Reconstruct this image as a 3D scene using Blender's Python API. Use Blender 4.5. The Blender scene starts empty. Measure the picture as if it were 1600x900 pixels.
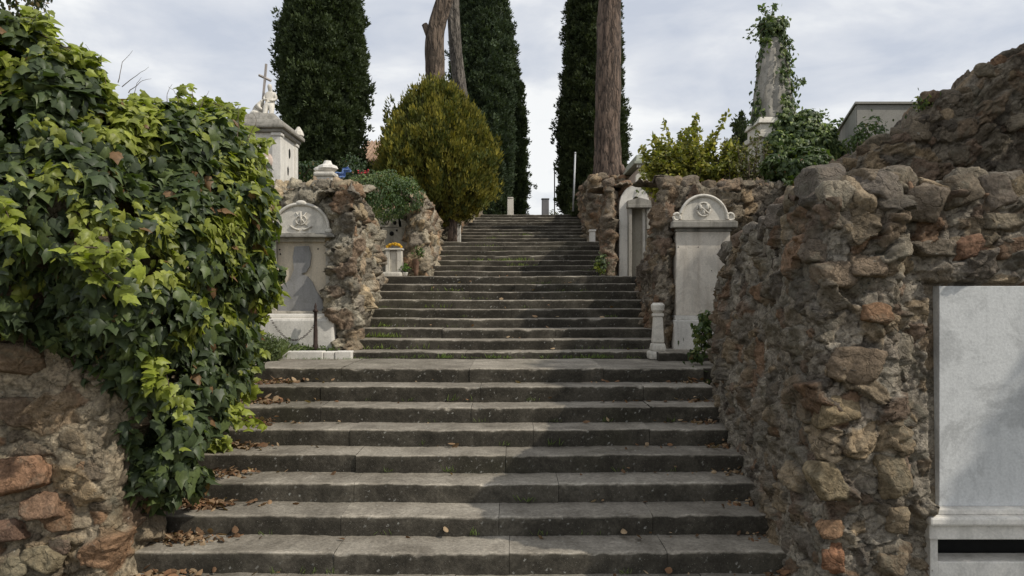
import bpy, bmesh, math, random
import numpy as np
from mathutils import Vector, Matrix

R = math.radians
rng = np.random.default_rng(11)
random.seed(5)
scene = bpy.context.scene
COL = scene.collection
EYE = 2.1
F = 1100.0


def X(px, d):
    return (px - 800) / F * d


def Z(py, d):
    return EYE + (465 - py) / F * d


def P(px, py, d):
    return np.array([X(px, d), d, Z(py, d)])


# ------------------------------------------------------------------ noise
def _hash(ix, iy, iz, seed=0):
    h = (ix.astype(np.int64) * 374761393 + iy.astype(np.int64) * 668265263 + iz.astype(np.int64) * 2147483647 + seed * 1274126177) & 0xFFFFFFFF
    h = ((h ^ (h >> 13)) * 1274126177) & 0xFFFFFFFF
    h = ((h ^ (h >> 16)) * 2246822519) & 0xFFFFFFFF
    h = h ^ (h >> 15)
    return (h & 0xFFFFFF) / float(0xFFFFFF)


def vnoise(p, seed=0):
    i = np.floor(p).astype(np.int64)
    f = p - i
    f = f * f * (3 - 2 * f)
    r = 0
    for a in (0, 1):
        for b in (0, 1):
            for c in (0, 1):
                w = (f[..., 0] if a else 1 - f[..., 0]) * (f[..., 1] if b else 1 - f[..., 1]) * (f[..., 2] if c else 1 - f[..., 2])
                r = r + w * _hash(i[..., 0] + a, i[..., 1] + b, i[..., 2] + c, seed)
    return r * 2 - 1


def fbm(p, oct=4, seed=0, gain=0.5):
    r = 0
    a = 1.0
    q = np.asarray(p, float)
    for k in range(oct):
        r = r + a * vnoise(q, seed + k * 17)
        q = q * 2.03 + 11.3
        a *= gain
    return r


def norm(v):
    return v / np.maximum(np.linalg.norm(v, axis=-1, keepdims=True), 1e-9)


def smooth(x, a, b):
    t = np.clip((x - a) / (b - a), 0, 1)
    return t * t * (3 - 2 * t)


# ------------------------------------------------------------------ objects
def tag(o, label=None, cat=None, group=None, kind=None):
    if label:
        o['label'] = label
    if cat:
        o['category'] = cat
    if group:
        o['group'] = group
    if kind:
        o['kind'] = kind
    return o


def thing(name, loc, label, cat, group=None):
    o = bpy.data.objects.new(name, None)
    o.empty_display_size = 0.2
    COL.objects.link(o)
    o.location = [float(c) for c in loc]
    return tag(o, label, cat, group)


def link(name, me, mat=None, parent=None):
    o = bpy.data.objects.new(name, me)
    COL.objects.link(o)
    if mat:
        me.materials.append(mat)
    if parent:
        o.parent = parent
        o.matrix_parent_inverse = Matrix.Translation(-Vector(parent.location))
    return o


def mk(name, V, Fc, mat, parent=None, col=None, smooth_sh=True):
    """mesh from numpy arrays; Fc array (n,3) or (n,4) or list of such"""
    if not isinstance(Fc, list):
        Fc = [Fc]
    Fc = [f for f in Fc if len(f)]
    me = bpy.data.meshes.new(name)
    V = np.asarray(V, np.float32)
    nl = sum(f.size for f in Fc)
    nf = sum(len(f) for f in Fc)
    me.vertices.add(len(V))
    me.vertices.foreach_set('co', V.ravel())
    me.loops.add(nl)
    me.polygons.add(nf)
    me.loops.foreach_set('vertex_index', np.concatenate([f.ravel() for f in Fc]).astype(np.int32))
    tot = np.concatenate([np.full(len(f), f.shape[1]) for f in Fc])
    st = np.concatenate([[0], np.cumsum(tot)[:-1]]).astype(np.int32)
    me.polygons.foreach_set('loop_start', st)
    if col is not None:
        a = me.color_attributes.new('Col', 'FLOAT_COLOR', 'POINT')
        c = np.ones((len(V), 4), np.float32)
        c[:, :3] = col
        a.data.foreach_set('color', c.ravel())
    me.update(calc_edges=True)
    me.validate()
    if smooth_sh:
        me.polygons.foreach_set('use_smooth', np.ones(len(me.polygons), bool))
    return link(name, me, mat, parent)


class Acc:
    """collect vertex/face/colour arrays into one mesh"""
    def __init__(s):
        s.V, s.F3, s.F4, s.C, s.n = [], [], [], [], 0

    def add(s, V, Fc, C=None):
        V = np.asarray(V, float)
        Fc = np.asarray(Fc)
        (s.F3 if Fc.shape[1] == 3 else s.F4).append(Fc + s.n)
        s.V.append(V)
        if C is None:
            C = np.full((len(V), 3), 0.5)
        s.C.append(np.broadcast_to(C, (len(V), 3)))
        s.n += len(V)

    def build(s, name, mat, parent=None, smooth_sh=True):
        fs = []
        if s.F3:
            fs.append(np.concatenate(s.F3))
        if s.F4:
            fs.append(np.concatenate(s.F4))
        return mk(name, np.concatenate(s.V), fs, mat, parent, np.concatenate(s.C), smooth_sh)


class BM:
    """bmesh collector for boxes, prisms, lathes"""
    def __init__(s):
        s.bm = bmesh.new()
        s.pieces = []

    def box(s, x0, x1, y0, y1, z0, z1, bev=0.0, taper=0.0):
        b = bmesh.new()
        cx, cy = (x0 + x1) / 2, (y0 + y1) / 2
        k = 1 - taper
        vs = [b.verts.new((cx + (x - cx) * m, cy + (y - cy) * m, z)) for z, m in ((z0, 1), (z1, k)) for x, y in ((x0, y0), (x1, y0), (x1, y1), (x0, y1))]
        for f in ((3, 2, 1, 0), (4, 5, 6, 7), (0, 1, 5, 4), (1, 2, 6, 5), (2, 3, 7, 6), (3, 0, 4, 7)):
            b.faces.new([vs[i] for i in f])
        if bev:
            bmesh.ops.bevel(b, geom=b.edges[:], offset=bev, segments=2, affect='EDGES', profile=0.6)
        s._merge(b)

    def prism(s, pts, y0, y1, bev=0.0):
        """pts in xz, extruded along y"""
        b = bmesh.new()
        a = [b.verts.new((x, y0, z)) for x, z in pts]
        c = [b.verts.new((x, y1, z)) for x, z in pts]
        n = len(pts)
        b.faces.new(a)
        b.faces.new(c[::-1])
        for i in range(n):
            b.faces.new((a[i], c[i], c[(i + 1) % n], a[(i + 1) % n]))
        if bev:
            bmesh.ops.bevel(b, geom=[e for e in b.edges if abs(e.verts[0].co.y - e.verts[1].co.y) < 1e-6 and e.verts[0].co.y == y0], offset=bev, segments=2, affect='EDGES')
        bmesh.ops.recalc_face_normals(b, faces=b.faces)
        s._merge(b)

    def lathe(s, prof, cx, cy, seg=20, sq=False):
        b = bmesh.new()
        rings = []
        for r, z in prof:
            rings.append([b.verts.new((cx + r * math.cos(2 * math.pi * k / seg), cy + r * math.sin(2 * math.pi * k / seg), z)) for k in range(seg)])
        for q in range(len(rings) - 1):
            for k in range(seg):
                b.faces.new((rings[q][k], rings[q][(k + 1) % seg], rings[q + 1][(k + 1) % seg], rings[q + 1][k]))
        b.faces.new(rings[0][::-1])
        b.faces.new(rings[-1])
        s._merge(b)

    def tube(s, pts, r, seg=6):
        b = bmesh.new()
        rings = []
        for i, p in enumerate(pts):
            p = Vector(p)
            t = (Vector(pts[min(i + 1, len(pts) - 1)]) - Vector(pts[max(i - 1, 0)])).normalized()
            u = t.orthogonal().normalized() if abs(t.z) > 0.99 else t.cross(Vector((0, 0, 1))).normalized()
            w = t.cross(u)
            rr = r[i] if isinstance(r, (list, tuple)) else r
            rings.append([b.verts.new(p + (u * math.cos(2 * math.pi * k / seg) + w * math.sin(2 * math.pi * k / seg)) * rr) for k in range(seg)])
        for q in range(len(rings) - 1):
            for k in range(seg):
                b.faces.new((rings[q][k], rings[q][(k + 1) % seg], rings[q + 1][(k + 1) % seg], rings[q + 1][k]))
        b.faces.new(rings[0][::-1])
        b.faces.new(rings[-1])
        bmesh.ops.recalc_face_normals(b, faces=b.faces)
        s._merge(b)

    def ball(s, c, r, sc=(1, 1, 1), sub=2, rough=0.0):
        b = bmesh.new()
        bmesh.ops.create_icosphere(b, subdivisions=sub, radius=1)
        for v in b.verts:
            k = 1 + rough * (random.random() - 0.5)
            v.co = Vector((c[0] + v.co.x * r * sc[0] * k, c[1] + v.co.y * r * sc[1] * k, c[2] + v.co.z * r * sc[2] * k))
        s._merge(b)

    def _merge(s, b):
        me = bpy.data.meshes.new('tmp')
        b.to_mesh(me)
        b.free()
        s.bm.from_mesh(me)
        s.pieces.append(me)

    def build(s, name, mat, parent=None, sm=False):
        for q in s.pieces:
            bpy.data.meshes.remove(q)
        me = bpy.data.meshes.new(name)
        s.bm.to_mesh(me)
        s.bm.free()
        if sm:
            for p in me.polygons:
                p.use_smooth = True
        return link(name, me, mat, parent)

    def each(s, name, mat, parent=None, sm=False):
        """every piece becomes a part of its own"""
        s.bm.free()
        for me in s.pieces:
            me.name = name
            if sm:
                for p in me.polygons:
                    p.use_smooth = True
            o = link(name, me, mat, parent)
        return o


# ------------------------------------------------------------------ materials
def newmat(name):
    m = bpy.data.materials.new(name)
    m.use_nodes = True
    nt = m.node_tree
    for n in list(nt.nodes):
        nt.nodes.remove(n)
    out = nt.nodes.new('ShaderNodeOutputMaterial')
    b = nt.nodes.new('ShaderNodeBsdfPrincipled')
    nt.links.new(b.outputs[0], out.inputs[0])
    return m, nt, b, out


def N(nt, t, **kw):
    n = nt.nodes.new(t)
    for k, v in kw.items():
        if k.startswith('i_'):
            n.inputs[k[2:].replace('_', ' ')].default_value = v
        else:
            setattr(n, k, v)
    return n


def coord(nt):
    return nt.nodes.new('ShaderNodeNewGeometry').outputs['Position']


def noise(nt, co, scale, detail=6, rough=0.6, dist=0.0):
    n = N(nt, 'ShaderNodeTexNoise')
    n.inputs['Scale'].default_value = scale
    n.inputs['Detail'].default_value = detail
    n.inputs['Roughness'].default_value = rough
    n.inputs['Distortion'].default_value = dist
    nt.links.new(co, n.inputs['Vector'])
    return n.outputs['Fac']


def ramp(nt, fac, stops):
    r = N(nt, 'ShaderNodeValToRGB')
    el = r.color_ramp.elements
    while len(el) < len(stops):
        el.new(0.5)
    for e, (p, c) in zip(el, stops):
        e.position = p
        e.color = (c[0], c[1], c[2], 1) if isinstance(c, (tuple, list)) else (c, c, c, 1)
    nt.links.new(fac, r.inputs[0])
    return r.outputs[0]


def mix(nt, fac, a, b, bt='MIX'):
    m = N(nt, 'ShaderNodeMix', data_type='RGBA', blend_type=bt)
    for s, v in ((m.inputs[0], fac), (m.inputs[6], a), (m.inputs[7], b)):
        if isinstance(v, (int, float)):
            s.default_value = v
        elif isinstance(v, tuple):
            s.default_value = (v[0], v[1], v[2], 1)
        else:
            nt.links.new(v, s)
    return m.outputs[2]


def math_(nt, op, a, b=None):
    m = N(nt, 'ShaderNodeMath', operation=op)
    for s, v in ((m.inputs[0], a), (m.inputs[1], b)):
        if v is None:
            continue
        if isinstance(v, (int, float)):
            s.default_value = v
        else:
            nt.links.new(v, s)
    return m.outputs[0]


def bump(nt, b, h, strength, dist):
    n = N(nt, 'ShaderNodeBump')
    n.inputs['Strength'].default_value = strength
    n.inputs['Distance'].default_value = dist
    nt.links.new(h, n.inputs['Height'])
    nt.links.new(n.outputs[0], b.inputs['Normal'])
    return n


def mat_rock(name='rubble', lichen=True, bs=1.0):
    m, nt, b, o = newmat(name)
    co = coord(nt)
    a = N(nt, 'ShaderNodeAttribute', attribute_name='Col')
    n1 = noise(nt, co, 9, 8, 0.7, 0.6)
    n2 = noise(nt, co, 55, 6, 0.7)
    c = mix(nt, 1.0, a.outputs['Color'], ramp(nt, n1, [(0.3, (0.55, 0.53, 0.5)), (0.5, (0.95, 0.95, 0.95)), (0.72, (1.45, 1.42, 1.36))]), 'MULTIPLY')
    c = mix(nt, 1.0, c, ramp(nt, n2, [(0.35, 0.62), (0.55, 1.0), (0.75, 1.3)]), 'MULTIPLY')
    wv_ = N(nt, 'ShaderNodeTexNoise')
    wv_.inputs['Scale'].default_value = 7
    wv_.inputs['Detail'].default_value = 6
    nt.links.new(co, wv_.inputs['Vector'])
    ws_ = N(nt, 'ShaderNodeVectorMath', operation='SCALE')
    ws_.inputs['Scale'].default_value = 0.28
    nt.links.new(wv_.outputs['Color'], ws_.inputs[0])
    wa_ = N(nt, 'ShaderNodeVectorMath', operation='ADD')
    nt.links.new(co, wa_.inputs[0]); nt.links.new(ws_.outputs[0], wa_.inputs[1])
    cr = N(nt, 'ShaderNodeTexVoronoi', feature='DISTANCE_TO_EDGE')
    cr.inputs['Scale'].default_value = 5.5
    nt.links.new(wa_.outputs[0], cr.inputs['Vector'])
    crack = ramp(nt, cr.outputs['Distance'], [(0.0, 0.0), (0.05, 1.0)])
    cm_ = ramp(nt, noise(nt, co, 4.5, 4, 0.6), [(0.46, 0.0), (0.6, 0.7)])
    c = mix(nt, cm_, c, mix(nt, 1.0, c, ramp(nt, crack, [(0.0, 0.35), (1.0, 1.0)]), 'MULTIPLY'))
    c = mix(nt, 1.0, c, (1.0, 0.98, 0.90), 'MULTIPLY')
    # grey-green lichen crust
    n3 = noise(nt, co, 3.3, 6, 0.75, 1.2)
    c = mix(nt, ramp(nt, n3, [(0.52, 0.0), (0.68, 0.55)]), c, (0.17, 0.165, 0.125))
    n4 = noise(nt, co, 24, 4, 0.7)
    c = mix(nt, ramp(nt, n4, [(0.66, 0.0), (0.72, 0.7)]), c, (0.36, 0.36, 0.32))
    nt.links.new(c, b.inputs['Base Color'])
    b.inputs['Roughness'].default_value = 0.93
    b.inputs['Specular IOR Level'].default_value = 0.2
    v = N(nt, 'ShaderNodeTexVoronoi', feature='F1')
    v.inputs['Scale'].default_value = 26
    nt.links.new(co, v.inputs['Vector'])
    hh = math_(nt, 'ADD', math_(nt, 'MULTIPLY', n1, 1.3), math_(nt, 'MULTIPLY', n2, 0.45))
    hh = math_(nt, 'ADD', hh, math_(nt, 'MULTIPLY', v.outputs['Distance'], 0.4))
    hh = math_(nt, 'ADD', hh, math_(nt, 'MULTIPLY', crack, 0.25))
    bump(nt, b, hh, 0.9, 0.03 * bs)
    return m


def mat_step():
    m, nt, b, o = newmat('weathered_stone_step')
    co = coord(nt)
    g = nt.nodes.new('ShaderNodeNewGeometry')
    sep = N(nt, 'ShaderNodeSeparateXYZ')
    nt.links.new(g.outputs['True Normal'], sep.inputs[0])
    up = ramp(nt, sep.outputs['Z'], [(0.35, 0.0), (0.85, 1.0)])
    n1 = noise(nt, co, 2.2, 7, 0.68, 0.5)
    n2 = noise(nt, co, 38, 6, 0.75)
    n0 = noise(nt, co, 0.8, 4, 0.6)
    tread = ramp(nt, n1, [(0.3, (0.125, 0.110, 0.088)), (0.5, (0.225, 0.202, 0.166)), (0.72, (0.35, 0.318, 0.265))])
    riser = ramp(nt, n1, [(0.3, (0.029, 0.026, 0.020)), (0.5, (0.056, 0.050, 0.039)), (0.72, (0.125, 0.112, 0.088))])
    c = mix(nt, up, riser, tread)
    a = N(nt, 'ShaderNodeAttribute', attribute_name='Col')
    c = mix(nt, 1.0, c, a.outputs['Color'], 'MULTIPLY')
    c = mix(nt, 1.0, c, ramp(nt, n2, [(0.3, 0.6), (0.5, 0.95), (0.72, 1.4)]), 'MULTIPLY')
    # green algae
    c = mix(nt, ramp(nt, n0, [(0.55, 0.0), (0.75, 0.28)]), c, (0.075, 0.073, 0.04))
    # lichen speckles
    vo = N(nt, 'ShaderNodeTexVoronoi', feature='F1')
    vo.inputs['Scale'].default_value = 22
    wn = noise(nt, co, 60, 3, 0.6)
    add = N(nt, 'ShaderNodeVectorMath', operation='ADD')
    sc = N(nt, 'ShaderNodeVectorMath', operation='SCALE')
    cm = N(nt, 'ShaderNodeCombineXYZ')
    nt.links.new(wn, cm.inputs[0]); nt.links.new(wn, cm.inputs[2])
    nt.links.new(cm.outputs[0], sc.inputs[0]); sc.inputs['Scale'].default_value = 0.05
    nt.links.new(co, add.inputs[0]); nt.links.new(sc.outputs[0], add.inputs[1])
    nt.links.new(add.outputs[0], vo.inputs['Vector'])
    spot = ramp(nt, vo.outputs['Distance'], [(0.12, 1.0), (0.24, 0.0)])
    cl = N(nt, 'ShaderNodeSeparateColor')
    nt.links.new(vo.outputs['Color'], cl.inputs[0])
    sel = ramp(nt, cl.outputs[0], [(0.42, 0.0), (0.5, 1.0)])
    area = ramp(nt, noise(nt, co, 1.6, 4, 0.7, 0.4), [(0.42, 0.1), (0.62, 1.0)])
    sp = math_(nt, 'MULTIPLY', math_(nt, 'MULTIPLY', spot, sel), area)
    c = mix(nt, math_(nt, 'MULTIPLY', sp, 0.75), c, (0.36, 0.355, 0.32))
    v2 = noise(nt, co, 130, 2, 0.5)
    c = mix(nt, ramp(nt, v2, [(0.68, 0.0), (0.74, 0.6)]), c, (0.36, 0.35, 0.3))
    nt.links.new(c, b.inputs['Base Color'])
    b.inputs['Roughness'].default_value = 0.92
    b.inputs['Specular IOR Level'].default_value = 0.2
    hh = math_(nt, 'ADD', n1, math_(nt, 'MULTIPLY', n2, 0.5))
    bump(nt, b, hh, 0.8, 0.012)
    return m


def mat_marble(name, base=(0.62, 0.6, 0.55), dirt=0.5, vein=0.3, dark=(0.14, 0.135, 0.11), sc=1.0, dis=1.5):
    m, nt, b, o = newmat(name)
    co = coord(nt)
    n1 = noise(nt, co, 2.2 * sc, 9, 0.7, dis)
    n2 = noise(nt, co, 11 * sc, 6, 0.7, 0.5)
    n3 = noise(nt, co, 60, 4, 0.6)
    c = mix(nt, ramp(nt, n1, [(0.42, vein), (0.5, 0.0), (0.56, 0.0), (0.66, vein * 0.7)]), base, tuple(k * 0.55 for k in base))
    # rain streaks, stretched vertically
    mp = N(nt, 'ShaderNodeMapping')
    mp.inputs['Scale'].default_value = (9, 9, 0.9)
    nt.links.new(co, mp.inputs['Vector'])
    st = noise(nt, mp.outputs[0], 1.0 * sc, 5, 0.6)
    c = mix(nt, ramp(nt, st, [(0.5, 0.0), (0.75, dirt)]), c, dark)
    c = mix(nt, ramp(nt, n2, [(0.55, 0.0), (0.75, dirt)]), c, dark)
    c = mix(nt, 1.0, c, ramp(nt, n3, [(0.3, 0.86), (0.7, 1.08)]), 'MULTIPLY')
    nt.links.new(c, b.inputs['Base Color'])
    b.inputs['Roughness'].default_value = 0.6
    b.inputs['Specular IOR Level'].default_value = 0.3
    bump(nt, b, math_(nt, 'ADD', n2, math_(nt, 'MULTIPLY', n3, 0.4)), 0.35, 0.008)
    return m


def mat_leaf(name, trans=0.3, rough=0.45, spec=0.4):
    m, nt, b, o = newmat(name)
    a = N(nt, 'ShaderNodeAttribute', attribute_name='Col')
    co = coord(nt)
    n = noise(nt, co, 45, 3, 0.6)
    c = mix(nt, 1.0, a.outputs['Color'], ramp(nt, n, [(0.3, 0.78), (0.7, 1.22)]), 'MULTIPLY')
    nt.links.new(c, b.inputs['Base Color'])
    b.inputs['Roughness'].default_value = rough
    b.inputs['Specular IOR Level'].default_value = spec
    t = N(nt, 'ShaderNodeBsdfTranslucent')
    c2 = mix(nt, 1.0, c, (1.5, 1.7, 0.5), 'MULTIPLY')
    nt.links.new(c2, t.inputs['Color'])
    ms = N(nt, 'ShaderNodeMixShader')
    ms.inputs[0].default_value = trans
    nt.links.new(b.outputs[0], ms.inputs[1])
    nt.links.new(t.outputs[0], ms.inputs[2])
    nt.links.new(ms.outputs[0], o.inputs[0])
    return m


def mat_bark(name, c0, c1, sc=1.0):
    m, nt, b, o = newmat(name)
    co = coord(nt)
    mp = N(nt, 'ShaderNodeMapping')
    mp.inputs['Scale'].default_value = (7 * sc, 7 * sc, 1.6 * sc)
    nt.links.new(co, mp.inputs['Vector'])
    n = noise(nt, mp.outputs[0], 1.3, 8, 0.7, 0.8)
    v = N(nt, 'ShaderNodeTexVoronoi', feature='DISTANCE_TO_EDGE')
    v.inputs['Scale'].default_value = 1.0
    add = N(nt, 'ShaderNodeMix', data_type='VECTOR')
    dm = N(nt, 'ShaderNodeVectorMath', operation='ADD')
    nt.links.new(mp.outputs[0], dm.inputs[0])
    nz = N(nt, 'ShaderNodeTexNoise')
    nz.inputs['Scale'].default_value = 2.2
    nz.inputs['Detail'].default_value = 5
    nt.links.new(mp.outputs[0], nz.inputs['Vector'])
    ds = N(nt, 'ShaderNodeVectorMath', operation='SCALE')
    ds.inputs['Scale'].default_value = 1.1
    nt.links.new(nz.outputs['Color'], ds.inputs[0])
    nt.links.new(ds.outputs[0], dm.inputs[1])
    nt.links.new(dm.outputs[0], v.inputs['Vector'])
    c = ramp(nt, n, [(0.32, c0), (0.68, c1)])
    c = mix(nt, ramp(nt, v.outputs['Distance'], [(0.0, 0.85), (0.13, 0.0)]), c, tuple(k * 0.4 for k in c0))
    nt.links.new(c, b.inputs['Base Color'])
    b.inputs['Roughness'].default_value = 0.9
    bump(nt, b, math_(nt, 'ADD', n, math_(nt, 'MULTIPLY', ramp(nt, v.outputs['Distance'], [(0.0, 0.0), (0.2, 1.0)]), 0.5)), 0.9, 0.06)
    return m


def mat_plain(name, c, rough=0.7, metal=0.0, var=0.35, sc=14):
    m, nt, b, o = newmat(name)
    co = coord(nt)
    n = noise(nt, co, sc, 5, 0.6)
    cc = mix(nt, 1.0, tuple(c), ramp(nt, n, [(0.3, 1 - var), (0.7, 1 + var)]), 'MULTIPLY')
    nt.links.new(cc, b.inputs['Base Color'])
    b.inputs['Roughness'].default_value = rough
    b.inputs['Metallic'].default_value = metal
    bump(nt, b, n, 0.3, 0.01)
    return m


M = dict(
    rock=mat_rock(),
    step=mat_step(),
    marble=mat_marble('weathered_marble', (0.68, 0.64, 0.56), 0.5, 0.3),
    marble_white=mat_marble('white_marble', (0.76, 0.73, 0.67), 0.3, 0.3),
    marble_slab=mat_marble('veined_grey_marble', (0.62, 0.63, 0.625), 0.3, 0.55, (0.24, 0.25, 0.26), 0.8, 0.5),
    marble_grey=mat_marble('grey_slate_marble', (0.2, 0.2, 0.205), 0.5, 0.35),
    marble_dirty=mat_marble('blackened_marble', (0.33, 0.31, 0.27), 0.8, 0.4, (0.07, 0.065, 0.05)),
    panel=mat_marble('cream_panel', (0.62, 0.54, 0.42), 0.3, 0.2),
    stucco=mat_marble('stained_stucco', (0.42, 0.39, 0.33), 0.7, 0.3, (0.14, 0.13, 0.11)),
    concrete=mat_marble('grey_cement', (0.3, 0.29, 0.26), 0.5, 0.2, (0.13, 0.125, 0.11), 0.7),
    dark=mat_plain('dark_void', (0.008, 0.008, 0.007), 0.95),
    iron=mat_plain('rusted_iron', (0.045, 0.028, 0.022), 0.75, 0.3, 0.5, 30),
    steel=mat_plain('galvanised_pole', (0.42, 0.43, 0.44), 0.5, 0.2, 0.15),
    ivy=mat_leaf('ivy_leaf', 0.3, 0.45, 0.35),
    leaf=mat_leaf('shrub_leaf', 0.3, 0.5, 0.3),
    conifer=mat_leaf('conifer_foliage', 0.12, 0.65, 0.2),
    litter=mat_leaf('dead_leaf', 0.12, 0.8, 0.1),
    pine=mat_bark('pine_bark', (0.06, 0.044, 0.034), (0.25, 0.175, 0.13)),
    greybark=mat_bark('grey_bark', (0.07, 0.06, 0.05), (0.25, 0.22, 0.185), 1.4),
    stem=mat_plain('vine_stem', (0.1, 0.075, 0.05), 0.9),
    tile=mat_plain('roof_tile', (0.33, 0.22, 0.15), 0.9, 0, 0.5, 12),
    wallpaint=mat_plain('ochre_render', (0.25, 0.2, 0.14), 0.9),
    cloth_b=mat_plain('blue_cloth', (0.16, 0.26, 0.52), 0.8, 0, 0.15),
    cloth_w=mat_plain('white_cloth', (0.75, 0.77, 0.8), 0.8, 0, 0.1),
    yellow=mat_plain('yellow_petals', (0.62, 0.36, 0.02), 0.7, 0, 0.5, 40),
    red=mat_plain('red_petals', (0.45, 0.03, 0.04), 0.7, 0, 0.4, 40),
    terracotta=mat_plain('terracotta', (0.17, 0.1, 0.065), 0.85),
)


def mat_ground():
    m, nt, b, o = newmat('earth_and_grass')
    co = coord(nt)
    n = noise(nt, co, 3, 8, 0.7)
    c = ramp(nt, n, [(0.35, (0.05, 0.06, 0.02)), (0.5, (0.085, 0.075, 0.04)), (0.65, (0.13, 0.11, 0.075))])
    nt.links.new(c, b.inputs['Base Color'])
    b.inputs['Roughness'].default_value = 0.95
    bump(nt, b, n, 0.8, 0.05)
    return m


M['ground'] = mat_ground()

# ------------------------------------------------------------------ stairs data: (front y, tread z, riser h, x0, x1)
steps = []
h0, t0, D0 = 0.15, 0.364, 13.7 * 0.364
for k in range(-2, 7):
    steps.append([D0 + k * t0, EYE - (12.02 - k) * h0, h0, -2.85, 2.05])
LAND1 = EYE - (12.02 - 7) * h0
steps.append([D0 + 7 * t0, LAND1, h0, -2.85, 2.05])      # landing 1 (special depth)
iA = len(steps) - 1
d = 8.72
B = [549, 530, 513, 497, 482, 468, 455, 443, 431]
prev = LAND1
for i, y in enumerate(B):
    dd = 8.72 + i * 0.368
    z = EYE + (465 - y) * dd / F
    steps.append([dd, z, z - prev, -2.12, 1.98])
    prev = z
LAND2 = prev
iB = len(steps) - 1
C = [423, 414.5, 406.5, 398.5, 391, 384, 377.3]
for i, y in enumerate(C):
    dd = 13.7 + i * 0.38
    z = EYE + (465 - y) * dd / F
    steps.append([dd, z, z - prev, -1.75, 2.06])
    prev = z
LAND3 = prev
Dd = [372, 367, 362.2, 357.4, 352.5]
for i, y in enumerate(Dd):
    dd = 19.0 + i * 0.38
    z = EYE + (465 - y) * dd / F
    steps.append([dd, z, min(z - prev, 0.2), -1.65, 2.25])
    prev = z
E = [347, 343, 339, 335]
for i, y in enumerate(E):
    dd = 21.5 + i * 0.37
    z = EYE + (465 - y) * dd / F
    steps.append([dd, z, min(z - prev, 0.2), -1.5 if i < 1 else -1.2, 2.3])
    prev = z
TOP = prev


def stair_z(y):
    z = 0.0 if y < steps[0][0] else None
    for s in steps:
        if y >= s[0]:
            z = s[1]
    return 0.0 if z is None else z


stairs = thing('stone_staircase', (0, steps[0][0], 0), 'long flight of worn grey stone steps climbing between rubble walls to the trees', 'staircase')


def step_block(acc, x0, x1, y0, dep, z, h, dx, seed, bright, nose=0.02):
    """one stone block with worn, chipped nosing"""
    nx = max(4, int((x1 - x0) / dx))
    xs = np.linspace(x0, x1, nx + 1)
    prof = []
    for t in np.linspace(0, 1, 6)[:-1]:
        prof.append((0.0, -h - 0.04 + t * (h + 0.04 - nose), 0))
    for a in np.linspace(0, math.pi / 2, 5):
        prof.append((nose * (1 - math.cos(a)), -nose + nose * math.sin(a), 1))
    nd = max(3, int(dep / max(dx * 1.5, 0.03)))
    for t in np.linspace(0, 1, nd + 1)[1:]:
        prof.append((nose + t * (dep - nose), 0, 0))
    prof = np.array(prof)
    n = len(prof)
    V = np.zeros((nx + 1, n, 3))
    V[..., 0] = xs[:, None]
    V[..., 1] = y0 + prof[None, :, 0]
    V[..., 2] = z + prof[None, :, 1]
    q = V.copy()
    e = fbm(np.stack([q[..., 0] * 2.2, q[..., 1] * 0 + seed, q[..., 2] * 0], -1), 4, seed) * 0.005
    chip = fbm(np.stack([q[..., 0] * 9, q[..., 1] * 6, q[..., 2] * 6], -1), 4, seed + 3)
    near = np.exp(-((prof[:, 0] ** 2 + prof[:, 1] ** 2) / 0.03 ** 2))[None, :]
    cut = np.clip(chip - 0.2, 0, 1) * near * 0.016
    rough = fbm(q * 14, 4, seed + 9) * 0.0035
    wear = -0.010 * np.exp(-((q[..., 0] + 0.3) / 1.1) ** 2) * (prof[None, :, 1] > -0.03)
    V[..., 1] += e + cut + rough
    V[..., 2] += -cut + rough + wear + 0.5 * e
    idx = np.arange((nx + 1) * n).reshape(nx + 1, n)
    Fq = np.stack([idx[:-1, :-1], idx[1:, :-1], idx[1:, 1:], idx[:-1, 1:]], -1).reshape(-1, 4)
    Vf = V.reshape(-1, 3)
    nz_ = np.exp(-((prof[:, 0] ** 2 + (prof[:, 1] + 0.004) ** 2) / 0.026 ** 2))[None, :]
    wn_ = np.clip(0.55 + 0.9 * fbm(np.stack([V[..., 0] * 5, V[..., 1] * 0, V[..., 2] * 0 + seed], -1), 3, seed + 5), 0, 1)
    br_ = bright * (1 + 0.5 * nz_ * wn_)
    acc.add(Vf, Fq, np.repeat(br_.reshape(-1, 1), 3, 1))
    # end caps (fans)
    for j in (0, nx):
        ring = V[j]
        c = np.array([[ring[0, 0], y0 + dep * 0.5, z - h - 0.04]])
        vv = np.concatenate([ring, c])
        k = len(ring)
        f = np.array([[i, i + 1, k] for i in range(k - 1)])
        if j == 0:
            f = f[:, ::-1]
        acc.add(vv, f, np.full((len(vv), 3), bright * 0.9))


for i, s in enumerate(steps):
    y0, z, h, x0, x1 = s
    if i + 1 < len(steps):
        dep = steps[i + 1][0] - y0 + 0.03
    else:
        dep = 3.0
    lx0, lx1 = x0, x1
    nm = 'step'
    acc = Acc()
    dx = 0.02 if y0 < 9 else 0.04 if y0 < 13 else 0.08
    # block joints
    r = random.Random(100 + i)
    js = [lx0]
    xx = lx0 + r.uniform(0.8, 1.6)
    while xx < lx1 - 0.5:
        js.append(xx)
        xx += r.uniform(1.05, 1.75)
    js.append(lx1)
    fixed = {2: [-1.26, -0.02, 1.1], 3: [-1.3, -0.1, 1.07]}.get(i)
    if fixed:
        js = [lx0] + fixed + [lx1]
    for a, b in zip(js[:-1], js[1:]):
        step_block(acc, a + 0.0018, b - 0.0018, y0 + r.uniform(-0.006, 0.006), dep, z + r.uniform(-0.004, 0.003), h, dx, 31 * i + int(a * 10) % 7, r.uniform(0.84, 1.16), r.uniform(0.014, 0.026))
    o = acc.build(nm, M['step'], stairs)
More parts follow.
